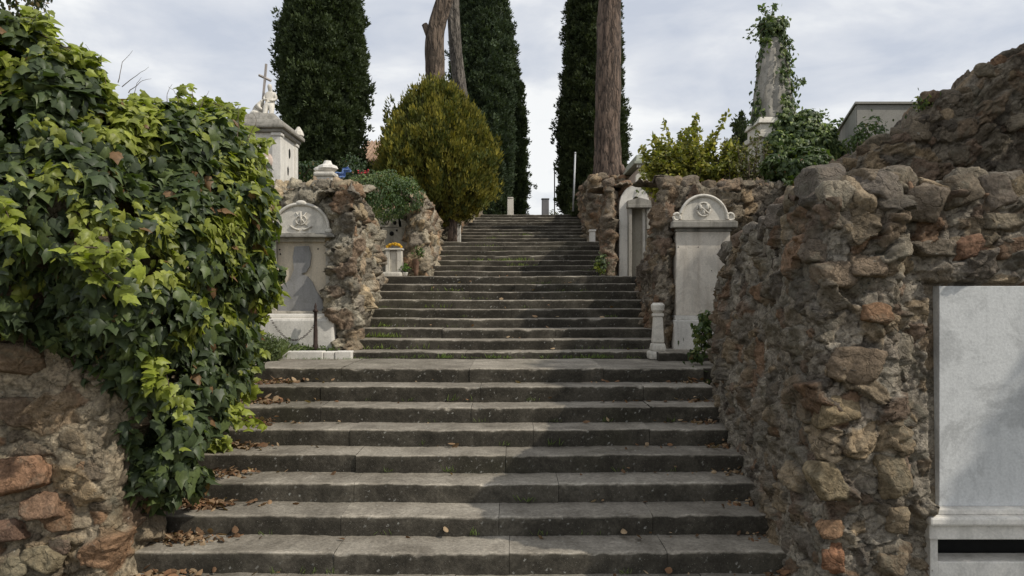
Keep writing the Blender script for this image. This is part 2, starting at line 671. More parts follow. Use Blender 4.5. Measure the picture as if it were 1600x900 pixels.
# landing paving at the sides (recesses in front of the tombs)
for nm, x0, x1, y0, y1, z in (('landing', -4.4, -2.13, 7.62, 9.6, LAND1 - 0.006), ('landing', 1.99, 3.7, 7.62, 9.6, LAND1 - 0.006),
                              ('landing', -3.4, -1.77, 11.68, 13.7, LAND2 - 0.006), ('landing', 2.07, 3.5, 11.68, 13.7, LAND2 - 0.006),
                              ('landing', -3.0, -1.66, 16.0, 19.1, LAND3 - 0.006), ('landing', 2.26, 3.3, 16.0, 19.1, LAND3 - 0.006)):
    acc = Acc()
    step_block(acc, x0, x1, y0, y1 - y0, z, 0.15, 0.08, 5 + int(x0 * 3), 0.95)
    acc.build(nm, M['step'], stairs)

# ------------------------------------------------------------------ ground sheet
xs = np.concatenate([[-900, -300, -100, -40, -20], np.arange(-12, 12.01, 0.1), [20, 40, 100, 300, 900]])
ys = np.concatenate([[-400, -100, -20, -5, 0, 3], np.arange(4, 28.01, 0.1), [32, 40, 60, 100, 200, 500, 1200]])
GX, GY = np.meshgrid(xs, ys, indexing='ij')
H = np.zeros_like(GX)
sz = np.array([stair_z(y) for y in ys])


def zone(y0, y1, xl, xr, zl, zr, mid):
    m = (GY >= y0) & (GY < y1)
    H[m & (GX < xl)] = zl
    H[m & (GX > xr)] = zr
    c = m & (GX >= xl) & (GX <= xr)
    if mid is None:
        H[c] = (np.broadcast_to(sz[None, :], H.shape) - 0.3)[c]
    else:
        H[c] = mid


zone(-500, 4.95, -99, 99, 0, 0, -0.02)
zone(4.95, 7.25, -3.0, 2.15, 2.55, 2.6, None)
H[(GY >= 5.0) & (GY < 7.25) & (GX > 2.15)] = 2.6
zone(7.25, 9.45, -4.3, 3.4, 2.6, 2.7, LAND1 - 0.22)
zone(9.45, 9.75, -2.25, 2.15, 3.4, 3.5, None)
zone(9.75, 11.55, -2.25, 2.6, 3.4, 3.5, None)
zone(11.55, 13.55, -3.3, 3.3, 3.5, 3.6, LAND2 - 0.25)
zone(13.55, 15.95, -1.85, 2.2, 3.85, 4.0, None)
zone(15.95, 19.0, -2.7, 3.2, 4.0, 4.5, LAND3 - 0.25)
zone(19.0, 22.7, -1.7, 2.35, 4.4, 4.9, None)
zone(22.7, 5000, -1.2, 2.3, TOP - 0.05, TOP + 0.05, TOP - 0.05)
H[(GY < 22.7) & (GY > 5) & (np.abs(GX) > 3.5)] += 0
far = np.clip((np.abs(GX) - 8) / 6, 0, 1) * (GY > 4.9)
H += far * 0.4
H += np.where((GY > 5) & (np.abs(GX) > 2.2), 0.04 * fbm(np.stack([GX, GY, GX * 0], -1) * 1.3, 3, 2), 0)
idx = np.arange(H.size).reshape(H.shape)
Fq = np.stack([idx[:-1, :-1], idx[1:, :-1], idx[1:, 1:], idx[:-1, 1:]], -1).reshape(-1, 4)
g = mk('ground', np.stack([GX, GY, H], -1).reshape(-1, 3), Fq, M['ground'], None, None, False)
tag(g, 'earth and grass of the terraced hillside', None, None, 'structure')


# ------------------------------------------------------------------ rubble walls
PAL = np.array([[0.235, 0.145, 0.09], [0.22, 0.165, 0.115], [0.19, 0.16, 0.125], [0.26, 0.205, 0.14], [0.16, 0.14, 0.118],
                [0.29, 0.22, 0.14], [0.145, 0.125, 0.108], [0.19, 0.135, 0.1], [0.24, 0.21, 0.165], [0.2, 0.18, 0.15]])
MORTAR = np.array([0.26, 0.235, 0.2])


def voronoi2(u, v, seed):
    iu = np.floor(u).astype(np.int64)
    iv = np.floor(v).astype(np.int64)
    f1 = np.full(u.shape, 9.0)
    f2 = np.full(u.shape, 9.0)
    cid = np.zeros(u.shape)
    cu = np.zeros(u.shape)
    cv = np.zeros(u.shape)
    z0 = np.zeros_like(iu)
    for a in (-1, 0, 1):
        for b in (-1, 0, 1):
            ju, jv = iu + a, iv + b
            pu = ju + 0.1 + 0.8 * _hash(ju, jv, z0, seed)
            pv = jv + 0.1 + 0.8 * _hash(ju, jv, z0, seed + 1)
            w = 0.25 * _hash(ju, jv, z0, seed + 5)
            dd = np.sqrt((u - pu) ** 2 + (v - pv) ** 2) - w
            idd = _hash(ju, jv, z0, seed + 2)
            closer = dd < f1
            f2 = np.where(closer, f1, np.minimum(f2, dd))
            cid = np.where(closer, idd, cid)
            cu = np.where(closer, u - pu, cu)
            cv = np.where(closer, v - pv, cv)
            f1 = np.where(closer, dd, f1)
    return f1, f2, cid, cu, cv


def rock_arrays(c, s, seed, sub=3, planes=11, tint=None, rot=None):
    r = np.random.default_rng(seed)
    V, Fc = ICO[sub]
    ax_ = np.array([[1, 0, 0], [-1, 0, 0], [0, 1, 0], [0, -1, 0], [0, 0, 1], [0, 0, -1.]])
    nrm = norm(np.concatenate([ax_ + r.normal(0, .22, (6, 3)), r.normal(size=(6, 3))]))
    dist = np.concatenate([r.uniform(0.6, 0.8, 6), r.uniform(0.66, 0.95, 6)])
    dots = V @ nrm.T
    with np.errstate(divide='ignore', invalid='ignore'):
        t = np.where(dots > 0.05, dist[None, :] / dots, 9)
    rad = np.minimum(t.min(1), 1.12)
    q = V * rad[:, None]
    q = q * (1 + 0.07 * fbm(V * 2.2 + seed % 97, 4, seed % 31)[:, None] - 0.07 * np.abs(fbm(q * 5 + seed % 97, 4, seed % 29, 0.6))[:, None]
             - 0.07 * np.clip(np.abs(fbm(q * np.array([1.5, 1.5, 6.5]) + seed % 91, 3, seed % 23)) * -3 + 0.6, 0, 1)[:, None])
    a, b, g2 = r.uniform(0, 6.28, 3) if rot is None else rot
    q = q * np.array(s)[None, :]
    Rm = np.array(Matrix.Rotation(a, 3, 'Z') @ Matrix.Rotation(b if rot is not None else (b - 3.14) * 0.12, 3, 'X') @ Matrix.Rotation(g2 if rot is not None else (g2 - 3.14) * 0.12, 3, 'Y'))
    q = q @ Rm.T + np.array(c)[None, :]
    base = PAL[r.integers(len(PAL))] * r.uniform(0.8, 1.25) if tint is None else np.array(tint)
    col = base[None, :] * (1 + 0.25 * fbm(q * 9, 3, 5)[:, None])
    col = col * 0.8 + col.mean(1, keepdims=True) * 0.2
    return q, Fc, np.clip(col, 0.02, 0.8)


ICO = {}
for s_ in (2, 3, 4):
    b_ = bmesh.new()
    bmesh.ops.create_icosphere(b_, subdivisions=s_, radius=1)
    b_.verts.ensure_lookup_table()
    ICO[s_] = (np.array([v.co[:] for v in b_.verts]), np.array([[v.index for v in f.verts] for f in b_.faces]))
    b_.free()


def resample(path, res):
    path = np.array(path, float)
    seg = np.linalg.norm(np.diff(path[:, :2], axis=0), axis=1)
    L = np.concatenate([[0], np.cumsum(seg)])
    s = np.arange(0, L[-1], res)
    out = np.stack([np.interp(s, L, path[:, k]) for k in range(path.shape[1])], -1)
    # round corners in plan
    k = max(1, int(0.05 / res))
    ker = np.ones(2 * k + 1) / (2 * k + 1)
    for c in (0, 1):
        p = np.pad(out[:, c], k, mode='reflect', reflect_type='odd')
        out[:, c] = np.convolve(p, ker, 'valid')
    t = norm(np.gradient(out[:, :2], axis=0))
    k2 = max(1, int(0.07 / res))
    ker = np.ones(2 * k2 + 1) / (2 * k2 + 1)
    for c in (0, 1):
        t[:, c] = np.convolve(np.pad(t[:, c], k2, mode='edge'), ker, 'valid')
    t = norm(t)
    n = np.stack([t[:, 1], -t[:, 0]], -1)
    return s, out, n, L[-1]


def rubble_wall(label, path, res, seed, sx=0.22, sz=0.17, amp=0.07, zb=0.0, cap=0.5, lean=0.05, cope=(0.16, 0.3), prot=0, protr=(0.05, 0.11), smear=0.0, tint=(1, 1, 1), copesub=3, flake=0.0, flats=(), mort_tint=(1, 1, 1), placed=()):
    """path: (x, y, ztop) points, outward normal on the right of travel"""
    tint = np.array(tint)
    s, p, n, L = resample(path, res)
    ztop = p[:, 2] + 0.05 * fbm(np.stack([s * 2.4, s * 0, s * 0 + seed], -1), 3, seed)
    Hmax = (ztop - zb).max()
    nv = int(Hmax / res) + 1
    nc = int(cap / res) + 1
    v = np.linspace(0, 1, nv)
    Zg = zb + (ztop[:, None] - zb) * v[None, :]
    Px = np.broadcast_to(p[:, 0:1], Zg.shape)
    Py = np.broadcast_to(p[:, 1:2], Zg.shape)
    Nx = np.broadcast_to(n[:, 0:1], Zg.shape)
    Ny = np.broadcast_to(n[:, 1:2], Zg.shape)
    inw = -lean * (Zg - zb)
    pos = np.stack([Px + Nx * inw, Py + Ny * inw, Zg], -1)
    dirn = np.stack([Nx, Ny, np.zeros_like(Nx)], -1)
    S = np.broadcast_to(s[:, None], Zg.shape)
    T = Zg.copy()
    # cap rows
    tt = np.linspace(0, cap, nc + 1)[1:]
    cpos = pos[:, -1:, :].repeat(nc, 1).copy()
    cpos[..., 0] -= n[:, 0:1] * tt[None, :]
    cpos[..., 1] -= n[:, 1:2] * tt[None, :]
    cd = np.zeros_like(cpos)
    cd[..., 2] = 1
    blend = smooth(tt, 0, 0.12)[None, :, None]
    cd = cd * blend + dirn[:, -1:, :] * (1 - blend)
    pos = np.concatenate([pos, cpos], 1)
    dirn = norm(np.concatenate([dirn, cd], 1))
    S = np.concatenate([S, np.broadcast_to(s[:, None], (len(s), nc))], 1)
    T = np.concatenate([T, ztop[:, None] + tt[None, :]], 1)
    W = np.stack([S, T, T * 0 + seed * 3.7], -1)
    wu = S + 0.09 * fbm(W * 3.2, 3, seed) + 0.02 * fbm(W * 14, 2, seed + 8)
    wv = T + 0.07 * fbm(W * 3.2, 3, seed + 4) + 0.02 * fbm(W * 14, 2, seed + 9)
    f1, f2, cid, cu, cv = voronoi2(wu / sx, wv / sz, seed)
    edge = f2 - f1
    # second finer layer of chips
    g1, g2, gid, gu, gv = voronoi2(wu / (sx * 0.42), wv / (sz * 0.42), seed + 50)
    stone = smooth(edge, 0.03, 0.14)
    buried = _hash((cid * 9999).astype(np.int64), np.zeros(cid.shape, np.int64), np.zeros(cid.shape, np.int64), 7)
    vis = (buried > smear)
    tilt_u = (_hash((cid * 7777).astype(np.int64), np.zeros(cid.shape, np.int64), np.ones(cid.shape, np.int64), 3) - 0.5) * 2
    tilt_v = (_hash((cid * 5555).astype(np.int64), np.zeros(cid.shape, np.int64), np.ones(cid.shape, np.int64), 4) - 0.5) * 2
    prom = 0.35 + 0.9 * _hash((cid * 3333).astype(np.int64), np.zeros(cid.shape, np.int64), np.ones(cid.shape, np.int64), 5)
    gt = (_hash((gid * 7777).astype(np.int64), np.zeros(cid.shape, np.int64), np.ones(cid.shape, np.int64), 13) - 0.5) * 2
    facet = 0.55 * (gid - 0.5) + 0.5 * (gt * gu + (1 - gid * 2) * gv)
    stone_h = stone * (prom * 0.8 + 1.2 * (tilt_u * cu + tilt_v * cv) + facet * 0.55) * np.where(vis, 1, 0.25)
    chips = smooth(g2 - g1, 0.03, 0.2) * (0.2 + gid)
    disp = amp * stone_h + amp * (0.22 + flake) * chips * (0.4 + 0.6 * (1 - stone))
    disp += 0.05 * fbm(W * 1.4, 3, seed + 12) + 0.016 * fbm(W * 9, 4, seed + 13, 0.6) + 0.007 * np.abs(fbm(W * 30, 3, seed + 14, 0.6))
    dx_lin = p[:, 0:1] + 0 * T
    fl = np.ones_like(T)
    for (fx0, fx1, fz0, fz1, fdep) in flats:
        m_ = (p[:, 0:1] + 0 * T > fx0) & (p[:, 0:1] + 0 * T < fx1) & (T > fz0) & (T < fz1) & (dirn[..., 1] < -0.7)
        disp = np.where(m_, np.minimum(disp, 0.0) * 0.3 - fdep, disp)
    pos = pos + dirn * disp[..., None]
    fold = fbm(W * 7, 3, seed + 20)
    pos[..., 2] += 0.012 * fold * (1 - stone)
    base = PAL[(cid * 9.37 * len(PAL)).astype(int) % len(PAL)] * (0.75 + 0.5 * ((cid * 53.7) % 1))[..., None]
    gb = PAL[(gid * 7.7 * len(PAL)).astype(int) % len(PAL)] * 0.9
    mort = MORTAR[None, None, :] * np.array(mort_tint) * (1 + 0.28 * fbm(W * 5, 4, seed + 30))[..., None]
    mort = mort * (1 - 0.4 * (chips[..., None] < 0.12)) * np.where((gid > 0.72)[..., None], gb / MORTAR * 0.9, 1.0)
    mask = (stone * np.where(vis, 1, 0.15))[..., None]
    col = (mort * (1 - mask) + base * mask) * tint
    col = col * 0.8 + col.mean(-1, keepdims=True) * 0.2
    m_, k_ = S.shape
    idx = np.arange(m_ * k_).reshape(m_, k_)
    Fq = np.stack([idx[:-1, :-1], idx[1:, :-1], idx[1:, 1:], idx[:-1, 1:]], -1).reshape(-1, 4)
    mid = p[len(p) // 2]
    root = thing('rubble_wall', (mid[0], mid[1], zb), label, 'wall')
    mk('rubble_face', pos.reshape(-1, 3), Fq, M['rock'], root, np.clip(col, 0.01, 0.8).reshape(-1, 3))
    # coping
    if cope:
        acc = Acc()
        q = cope[0] * 0.5
        r = random.Random(seed)
        while q < L - cope[0] * 0.3:
            i = min(int(q / res), len(s) - 1)
            w = r.uniform(*cope)
            hh = w * r.uniform(0.42, 0.75)
            c = (p[i, 0] - n[i, 0] * (lean * (ztop[i] - zb) + w * 0.3), p[i, 1] - n[i, 1] * (lean * (ztop[i] - zb) + w * 0.3), ztop[i] + hh * r.uniform(-0.2, 0.5))
            ang = math.atan2(-n[i, 0], n[i, 1]) + math.pi + r.uniform(-.5, .5)
            V_, F_, C_ = rock_arrays(c, (w * 0.72, w * 0.62, hh), seed * 1000 + int(q * 100), copesub, 12, None, (ang, r.uniform(-.35, .35), r.uniform(-.35, .35)))
            acc.add(V_, F_, C_ * tint)
            q += w * r.uniform(0.75, 1.15)
        acc.build('coping_stones', M['rock'], root)
    if prot:
        acc = Acc()
        r = random.Random(seed + 1)
        for k_, (px, py, dd, wp, hp, tc) in enumerate(placed):
            c = P(px, py, dd + .035)
            sc = dd / F * 0.56
            V_, F_, C_ = rock_arrays(c, (wp * sc, (wp + hp) * 0.4 * sc, hp * sc), seed * 55 + k_, 4, 12, tc, (r.uniform(-.2, .2), r.uniform(-.2, .2), r.uniform(-.25, .25)))
            C_ = C_ * np.array([.97, .95, 0.98])
            acc.add(V_, F_, C_)
        for _ in range(prot):
            i = r.randrange(len(s))
            zz = zb + (ztop[i] - zb) * r.uniform(0.02, 0.98)
            w = r.uniform(*protr)
            if any(f[0] - w < p[i, 0] < f[1] + w and f[2] - w < zz < f[3] + w and n[i, 1] < -0.5 for f in flats):
                continue
            li = lean * (zz - zb)
            c = (p[i, 0] + n[i, 0] * (w * 0.1 - li), p[i, 1] + n[i, 1] * (w * 0.1 - li), zz)
            ang = math.atan2(-n[i, 0], n[i, 1]) + math.pi
            V_, F_, C_ = rock_arrays(c, (w * r.uniform(.9, 1.5), w * 0.75, w * r.uniform(.7, 1.2)), seed * 777 + _, 3, 11, None, (ang, r.uniform(-.3, .3), r.uniform(-.8, .8)))
            acc.add(V_, F_, C_ * tint)
        acc.build('projecting_stones', M['rock'], root)
    return root


E_ = EYE
# foreground left (under the ivy)
WLA = rubble_wall('ochre rubble wall with smeared pale mortar at the bottom left under the ivy',
                  [(-6.5, 4.5, E_ + 1.0), (-3.6, 4.62, E_ + .9), (-2.7, 4.68, E_ + .6), (-2.66, 4.8, E_ + .6), (-2.78, 7.1, E_ + .3), (-4.5, 7.3, E_ + .3)],
                  0.014, 3, 0.34, 0.25, 0.075, 0.0, 0.5, 0.03, (0.2, 0.34), 9, (0.04, 0.08), smear=0.5, tint=(1.3, 1.22, 1.1), mort_tint=(1.25, 1.2, 1.12), flake=0.25,
                  placed=[(42, 738, 4.62, 100, 72, (.36, .2, .11)), (70, 790, 4.62, 70, 50, (.33, .2, .12)), (28, 560, 4.62, 95, 60, (.26, .18, .11)), (30, 640, 4.62, 75, 50, (.24, .17, .11)), (15, 830, 4.6, 70, 45, (.2, .12, .08)), (70, 870, 4.6, 60, 50, (.3, .25, .15)),
                          (125, 740, 4.66, 34, 48, (.25, .16, .09)), (120, 690, 4.66, 45, 45, (.25, .2, .13)), (25, 885, 4.58, 60, 40, (.28, .24, .15)), (95, 850, 4.62, 40, 34, (.2, .14, .1))])
# foreground right
WRA = rubble_wall('dark rubble wall with a rocky corner pier around the large marble slab on the right',
                  [(4.6, 7.4, E_ + .3), (2.15, 7.42, E_ - .08), (2.02, 6.9, E_ + .28), (1.99, 6.3, E_ + .55), (1.97, 5.4, E_ + .62), (1.95, 4.75, E_ + .66), (1.96, 4.42, E_ + .66),
                   (2.42, 4.40, E_ + .66), (2.5, 4.58, E_ + .66), (4.2, 4.56, E_ + .68), (6.5, 4.56, E_ + .8)],
                  0.013, 8, 0.2, 0.19, 0.075, 0.0, 0.6, 0.02, (0.15, 0.28), 60, (0.035, 0.08), smear=0.5, copesub=4, flake=0.4, tint=(1.08, 1.06, 1.06), mort_tint=(1.15, 1.15, 1.16),
                   flats=[(2.70, 6.6, -1, Z(441, 4.6), 0.02), (2.72, 5, .1, Z(834, 4.6), .3)],
                   placed=[(1290, 750, 4.38, 60, 72, (.3, .24, .14)), (1388, 738, 4.38, 56, 78, (.29, .23, .14)), (1305, 642, 4.4, 80, 56, (.27, .21, .12)), (1365, 488, 4.36, 58, 38, (.33, .19, .1)), (1330, 570, 4.42, 110, 70, (.25, .19, .13)),
                           (1300, 826, 4.38, 42, 34, (.32, .19, .1)), (1300, 875, 4.38, 46, 60, (.29, .14, .07)), (1398, 812, 4.38, 42, 50, (.28, .22, .14)), (1390, 880, 4.38, 60, 50, (.26, .2, .13)), (1300, 425, 4.42, 70, 56, (.22, .17, .12)), (1352, 418, 4.4, 62, 46, (.25, .19, .13)),
                           (1318, 345, 4.47, 84, 54, (.2, .17, .13)), (1378, 340, 4.45, 70, 50, (.23, .19, .14)), (1285, 395, 4.5, 90, 50, (.2, .16, .12)), (1368, 288, 4.5, 90, 50, (.21, .17, .12)), (1440, 318, 4.55, 86, 74, (.19, .155, .115)), (1500, 300, 4.6, 76, 58, (.2, .165, .12)),
                           (1550, 305, 4.6, 60, 66, (.18, .15, .12)), (1592, 296, 4.6, 50, 50, (.23, .18, .11)), (1282, 305, 4.8, 56, 50, (.2, .16, .13)), (1230, 340, 5.2, 60, 55, (.2, .17, .14)), (1450, 390, 4.6, 120, 34, (.2, .17, .13)), (1510, 385, 4.6, 80, 46, (.27, .15, .09)),
                           (1570, 390, 4.6, 60, 44, (.25, .16, .1)), (1500, 420, 4.6, 90, 34, (.3, .27, .23)), (1560, 350, 4.6, 100, 36, (.2, .17, .12))])
# upper right
rubble_wall('high raked rubble wall rising to the top right corner behind the slab wall',
            [(2.95, 7.6, E_ + 1.0), (2.98, 7.0, E_ + 1.12), (3.2, 6.85, E_ + 1.22), (3.96, 6.8, E_ + 1.66), (4.14, 6.8, E_ + 1.95), (4.5, 6.8, E_ + 2.0), (4.66, 6.8, E_ + 2.2), (5.1, 6.8, E_ + 2.42), (7, 6.8, E_ + 2.9)],
            0.02, 21, 0.22, 0.2, 0.08, E_ + 0.3, 0.5, 0.05, (0.1, 0.2), 60, (0.05, 0.13), smear=0.4, flake=0.3, tint=(0.9, 0.86, 0.82))
# second tier left and right
rubble_wall('sunlit tan rubble wall with spiky stones around the tomb of the broken grey panel',
            [(-5.2, 9.32, E_ + 1.38), (-2.9, 9.32, E_ + 1.44), (-2.36, 9.32, E_ + 1.44), (-2.24, 9.08, E_ + 1.42), (-2.02, 9.0, E_ + 1.38), (-2.05, 9.6, E_ + 1.3), (-2.08, 10.2, E_ + 1.2), (-2.12, 11.2, E_ + 1.08), (-2.15, 11.6, E_ + .95), (-3.6, 11.7, E_ + .9)],
            0.02, 34, 0.22, 0.24, 0.11, LAND1 - 0.15, 0.5, 0.01, (0.16, 0.3), 75, (0.05, 0.11), smear=0.3, flake=0.4, tint=(1.6, 1.6, 1.55), flats=[(-3.3, -2.36, -1, Z(332, 9.3), 0.0)])
rubble_wall('grey-brown rubble wall behind the round-topped marble stele right of the stairs',
            [(4.6, 12.0, E_ + .3), (2.15, 11.9, E_ + .1), (2.07, 11.3, E_ + .22), (2.01, 10.7, E_ + .5), (1.94, 9.95, E_ + .72), (1.9, 9.4, E_ + 1.0), (1.9, 9.12, E_ + 1.3), (1.98, 9.0, E_ + 1.4), (2.06, 9.15, E_ + 1.44), (5.4, 9.2, E_ + 1.48)],
            0.02, 41, 0.2, 0.22, 0.09, LAND1 - 0.15, 0.5, 0.01, (0.12, 0.26), 60, (0.05, 0.11), smear=0.35, flake=0.4, tint=(1.12, 1.05, 1.0), flats=[(2.05, 2.85, -1, Z(325, 9.1), 0.02)])
# third tier
rubble_wall('pitted tan rock pier beside the niche with the yellow flowers',
            [(-3.4, 13.45, E_ + 1.55), (-2.0, 13.45, E_ + 1.6), (-1.93, 13.1, E_ + 1.75), (-1.75, 13.05, E_ + 1.92), (-1.6, 13.1, E_ + 1.85), (-1.6, 14.2, E_ + 1.8), (-1.63, 15.9, E_ + 1.65), (-2.8, 16.05, E_ + 1.7)],
            0.028, 52, 0.2, 0.22, 0.1, LAND2 - 0.15, 0.45, 0.03, (0.12, 0.22), 34, (0.05, 0.11), smear=0.4, flake=0.3, tint=(1.65, 1.62, 1.55), flats=[(-2.7, -1.98, -1, Z(330, 13.4), 0.06)])
rubble_wall('brown rubble wall around the tall arched white stele right of the stairs',
            [(4.3, 16.2, E_ + 2.2), (2.1, 16.0, E_ + 2.0), (1.95, 15.2, E_ + 2.1), (1.8, 13.4, E_ + 2.05), (1.74, 13.05, E_ + 2.08), (1.86, 13.03, E_ + 2.08), (1.9, 13.3, E_ + 2.05), (5.2, 13.4, E_ + 2.0)],
            0.028, 63, 0.18, 0.2, 0.08, LAND2 - 0.15, 0.45, 0.01, (0.12, 0.26), 34, (0.05, 0.11), smear=0.35, flake=0.3, tint=(1.2, 1.08, 1.0), flats=[(1.9, 2.75, -1, Z(290, 13.3), 0.02)])
# fourth tier
rubble_wall('small pale rock wall at the foot of the golden conifer',
            [(-3.0, 18.95, E_ + 2.2), (-1.8, 18.95, E_ + 2.25), (-1.75, 18.6, E_ + 2.3), (-1.52, 18.6, E_ + 2.3), (-1.5, 21.0, E_ + 2.55), (-1.12, 22.6, E_ + 2.85), (-1.05, 23.4, E_ + 2.9)],
            0.05, 72, 0.24, 0.22, 0.12, LAND3 - 0.15, 0.4, 0.02, (0.12, 0.24), 12, (0.07, 0.13), smear=0.3, tint=(1.35, 1.3, 1.2))
rubble_wall('uppermost brown rubble wall below the big pine trunk',
            [(4.6, 23.2, E_ + 3.5), (2.3, 23.0, E_ + 3.45), (2.22, 21.0, E_ + 3.3), (2.08, 18.7, E_ + 3.1), (2.2, 18.5, E_ + 3.1), (5.4, 18.6, E_ + 3.2)],
            0.045, 83, 0.26, 0.24, 0.14, LAND3 - 0.15, 0.5, 0.01, (0.18, 0.34), 34, (0.08, 0.16), smear=0.3, flake=0.3, tint=(1.25, 1.15, 1.05))


# ------------------------------------------------------------------ leaves
def leaf_template(kind):
    if kind == 'ivy':
        out = [(0, -0.05), (0.2, -0.2), (0.46, -0.08), (0.42, 0.12), (0.52, 0.34), (0.33, 0.46), (0.2, 0.68), (0, 1.05)]
    elif kind == 'oval':
        out = [(0, 0), (0.2, 0.15), (0.3, 0.42), (0.2, 0.75), (0, 1.0)]
    elif kind == 'blade':
        out = [(0, 0), (0.05, 0.3), (0.04, 0.6), (0, 1.0)]
    pts = out + [(-x, y) for x, y in out[-2:0:-1]]
    c = (0, 0.3)
    V = np.array([(c[0], c[1], 0.0)] + [(x, y, -0.32 * abs(x) - 0.22 * max(y, 0) ** 2) for x, y in pts])
    V[0, 2] = 0.02
    k = len(pts)
    Fc = np.array([[0, 1 + i, 1 + (i + 1) % k] for i in range(k)])
    return V, Fc


def put_leaves(acc, kind, pos, nrm, tip, size, col, r, edgecol=None):
    V, Fc = leaf_template(kind)
    n = len(pos)
    nrm = norm(nrm)
    tip = norm(tip - nrm * np.sum(tip * nrm, -1, keepdims=True))
    side = np.cross(tip, nrm)
    size = np.broadcast_to(size, (n,))
    curl = r.uniform(0.3, 2.2, n)
    L = V[None, :, :] * size[:, None, None]
    L[..., 2] *= curl[:, None]
    L[..., 0] *= r.uniform(0.75, 1.15, n)[:, None]
    W = pos[:, None, :] + L[..., 0:1] * side[:, None, :] + L[..., 1:2] * tip[:, None, :] + L[..., 2:3] * nrm[:, None, :]
    k = len(V)
    Fa = (Fc[None] + (np.arange(n) * k)[:, None, None]).reshape(-1, 3)
    cc = np.broadcast_to(col[:, None, :], (n, k, 3)).reshape(-1, 3)
    acc.add(W.reshape(-1, 3), Fa, cc)


def sphere_dirs(n, r):
    return norm(r.normal(size=(n, 3)))


def ivy_mass(name, label, cat, spheres, base, n_leaf, size, seed, young=0.3, pal=None, kind='ivy', clip=None, lump=0.12, mat='ivy', group=None, stems=True, yfun=None):
    """spheres: rows x,y,z,r - foliage on the union surface, in sprays"""
    r = np.random.default_rng(seed)
    sp = np.array(spheres, float)
    area = sp[:, 3] ** 2
    pick = r.choice(len(sp), n_leaf * 2, p=area / area.sum())
    dirs = sphere_dirs(n_leaf * 2, r)
    wp = sp[pick, :3] + dirs * sp[pick, 3:4]
    rad = sp[pick, 3] * (1 + lump * fbm(dirs * 2.3 + pick[:, None] * 3.1, 3, seed)) + lump * 0.75 * fbm(wp * 5.5, 2, seed + 1)
    depth = r.exponential(0.07, n_leaf * 2)
    pos = sp[pick, :3] + dirs * (rad - depth + 0.03)[:, None]
    inside = np.zeros(len(pos), bool)
    for q in sp:
        inside |= np.linalg.norm(pos - q[:3], axis=1) < q[3] * 0.86
    pos, dirs, depth = pos[~inside], dirs[~inside], depth[~inside]
    if clip is not None:
        m = clip(pos)
        pos, dirs, depth = pos[m], dirs[m], depth[m]
    pos, dirs, depth = pos[:n_leaf], dirs[:n_leaf], depth[:n_leaf]
    n = len(pos)
    root = thing(name, base, label, cat, group)
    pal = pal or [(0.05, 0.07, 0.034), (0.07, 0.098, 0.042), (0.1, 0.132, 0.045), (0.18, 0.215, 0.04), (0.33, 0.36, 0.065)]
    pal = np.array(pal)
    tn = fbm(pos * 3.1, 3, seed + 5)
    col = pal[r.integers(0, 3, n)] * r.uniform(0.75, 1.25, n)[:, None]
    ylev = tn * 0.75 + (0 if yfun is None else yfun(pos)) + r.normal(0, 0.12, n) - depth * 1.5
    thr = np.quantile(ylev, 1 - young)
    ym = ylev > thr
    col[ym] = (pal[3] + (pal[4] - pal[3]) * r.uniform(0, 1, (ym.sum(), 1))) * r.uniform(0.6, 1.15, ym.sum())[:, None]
    dd_ = r.uniform(0, 1, n) > .985
    col[dd_] = np.array([.2, .12, .06])
    nrm = dirs * 0.85 + np.array([0, 0, 0.4]) + r.normal(0, 0.5, (n, 3))
    tip = np.array([0, 0, -1.0]) + dirs * 0.5 + r.normal(0, 0.5, (n, 3))
    sz = r.uniform(size[0], size[1], n) * np.where(ym, 0.8, 1.0)
    acc = Acc()
    put_leaves(acc, kind, pos, nrm, tip, sz, col, r)
    acc.build('foliage', M[mat], root, smooth_sh=False)
    if stems:
        b = BM()
        for _ in range(6):
            i = r.integers(n)
            a = sp[np.argmin(np.linalg.norm(sp[:, :3] - pos[i], axis=1)), :3]
            p1 = pos[i] + dirs[i] * 0.03
            mid = (a + p1) / 2 + r.normal(0, 0.05, 3)
            b.tube([a, mid, p1], [0.012, 0.008, 0.004], 5)
        b.each('stem', M['stem'], root, True)
    return root


def S4(px, py, d, r):
    p = P(px, py, d)
    return [p[0], p[1], p[2], r]


ivys = [S4(-150, 250, 4.9, .95), S4(-40, 160, 4.9, .52), S4(20, 100, 4.75, .28), S4(70, 150, 4.8, .34), S4(40, 230, 4.7, .42),
        S4(-30, 400, 4.6, .42), S4(90, 340, 4.65, .48), S4(60, 430, 4.7, .3), S4(150, 250, 5.0, .42), S4(230, 270, 5.3, .45), S4(160, 380, 4.75, .46), S4(250, 390, 5.2, .5), S4(210, 480, 4.8, .38),
        S4(310, 240, 5.8, .38), S4(300, 330, 5.6, .5), S4(350, 330, 6.4, .4), S4(335, 420, 6.0, .46), S4(358, 440, 6.6, .33), S4(360, 270, 6.8, .33), S4(345, 510, 6.2, .32), S4(290, 520, 5.5, .36),
        S4(240, 590, 5.1, .27), S4(290, 600, 5.4, .3), S4(335, 590, 6.0, .26), S4(270, 670, 5.15, .23), S4(225, 660, 5.0, .2), S4(300, 655, 5.4, .2), S4(255, 735, 5.08, .17), S4(225, 760, 5.0, .13), S4(285, 730, 5.2, .14),
        S4(190, 560, 4.85, .2), S4(130, 480, 4.68, .2), S4(20, 470, 4.5, .15), S4(100, 500, 4.6, .12),
        S4(385, 420, 6.9, .17), S4(372, 380, 7.0, .22), S4(370, 560, 6.6, .14)]
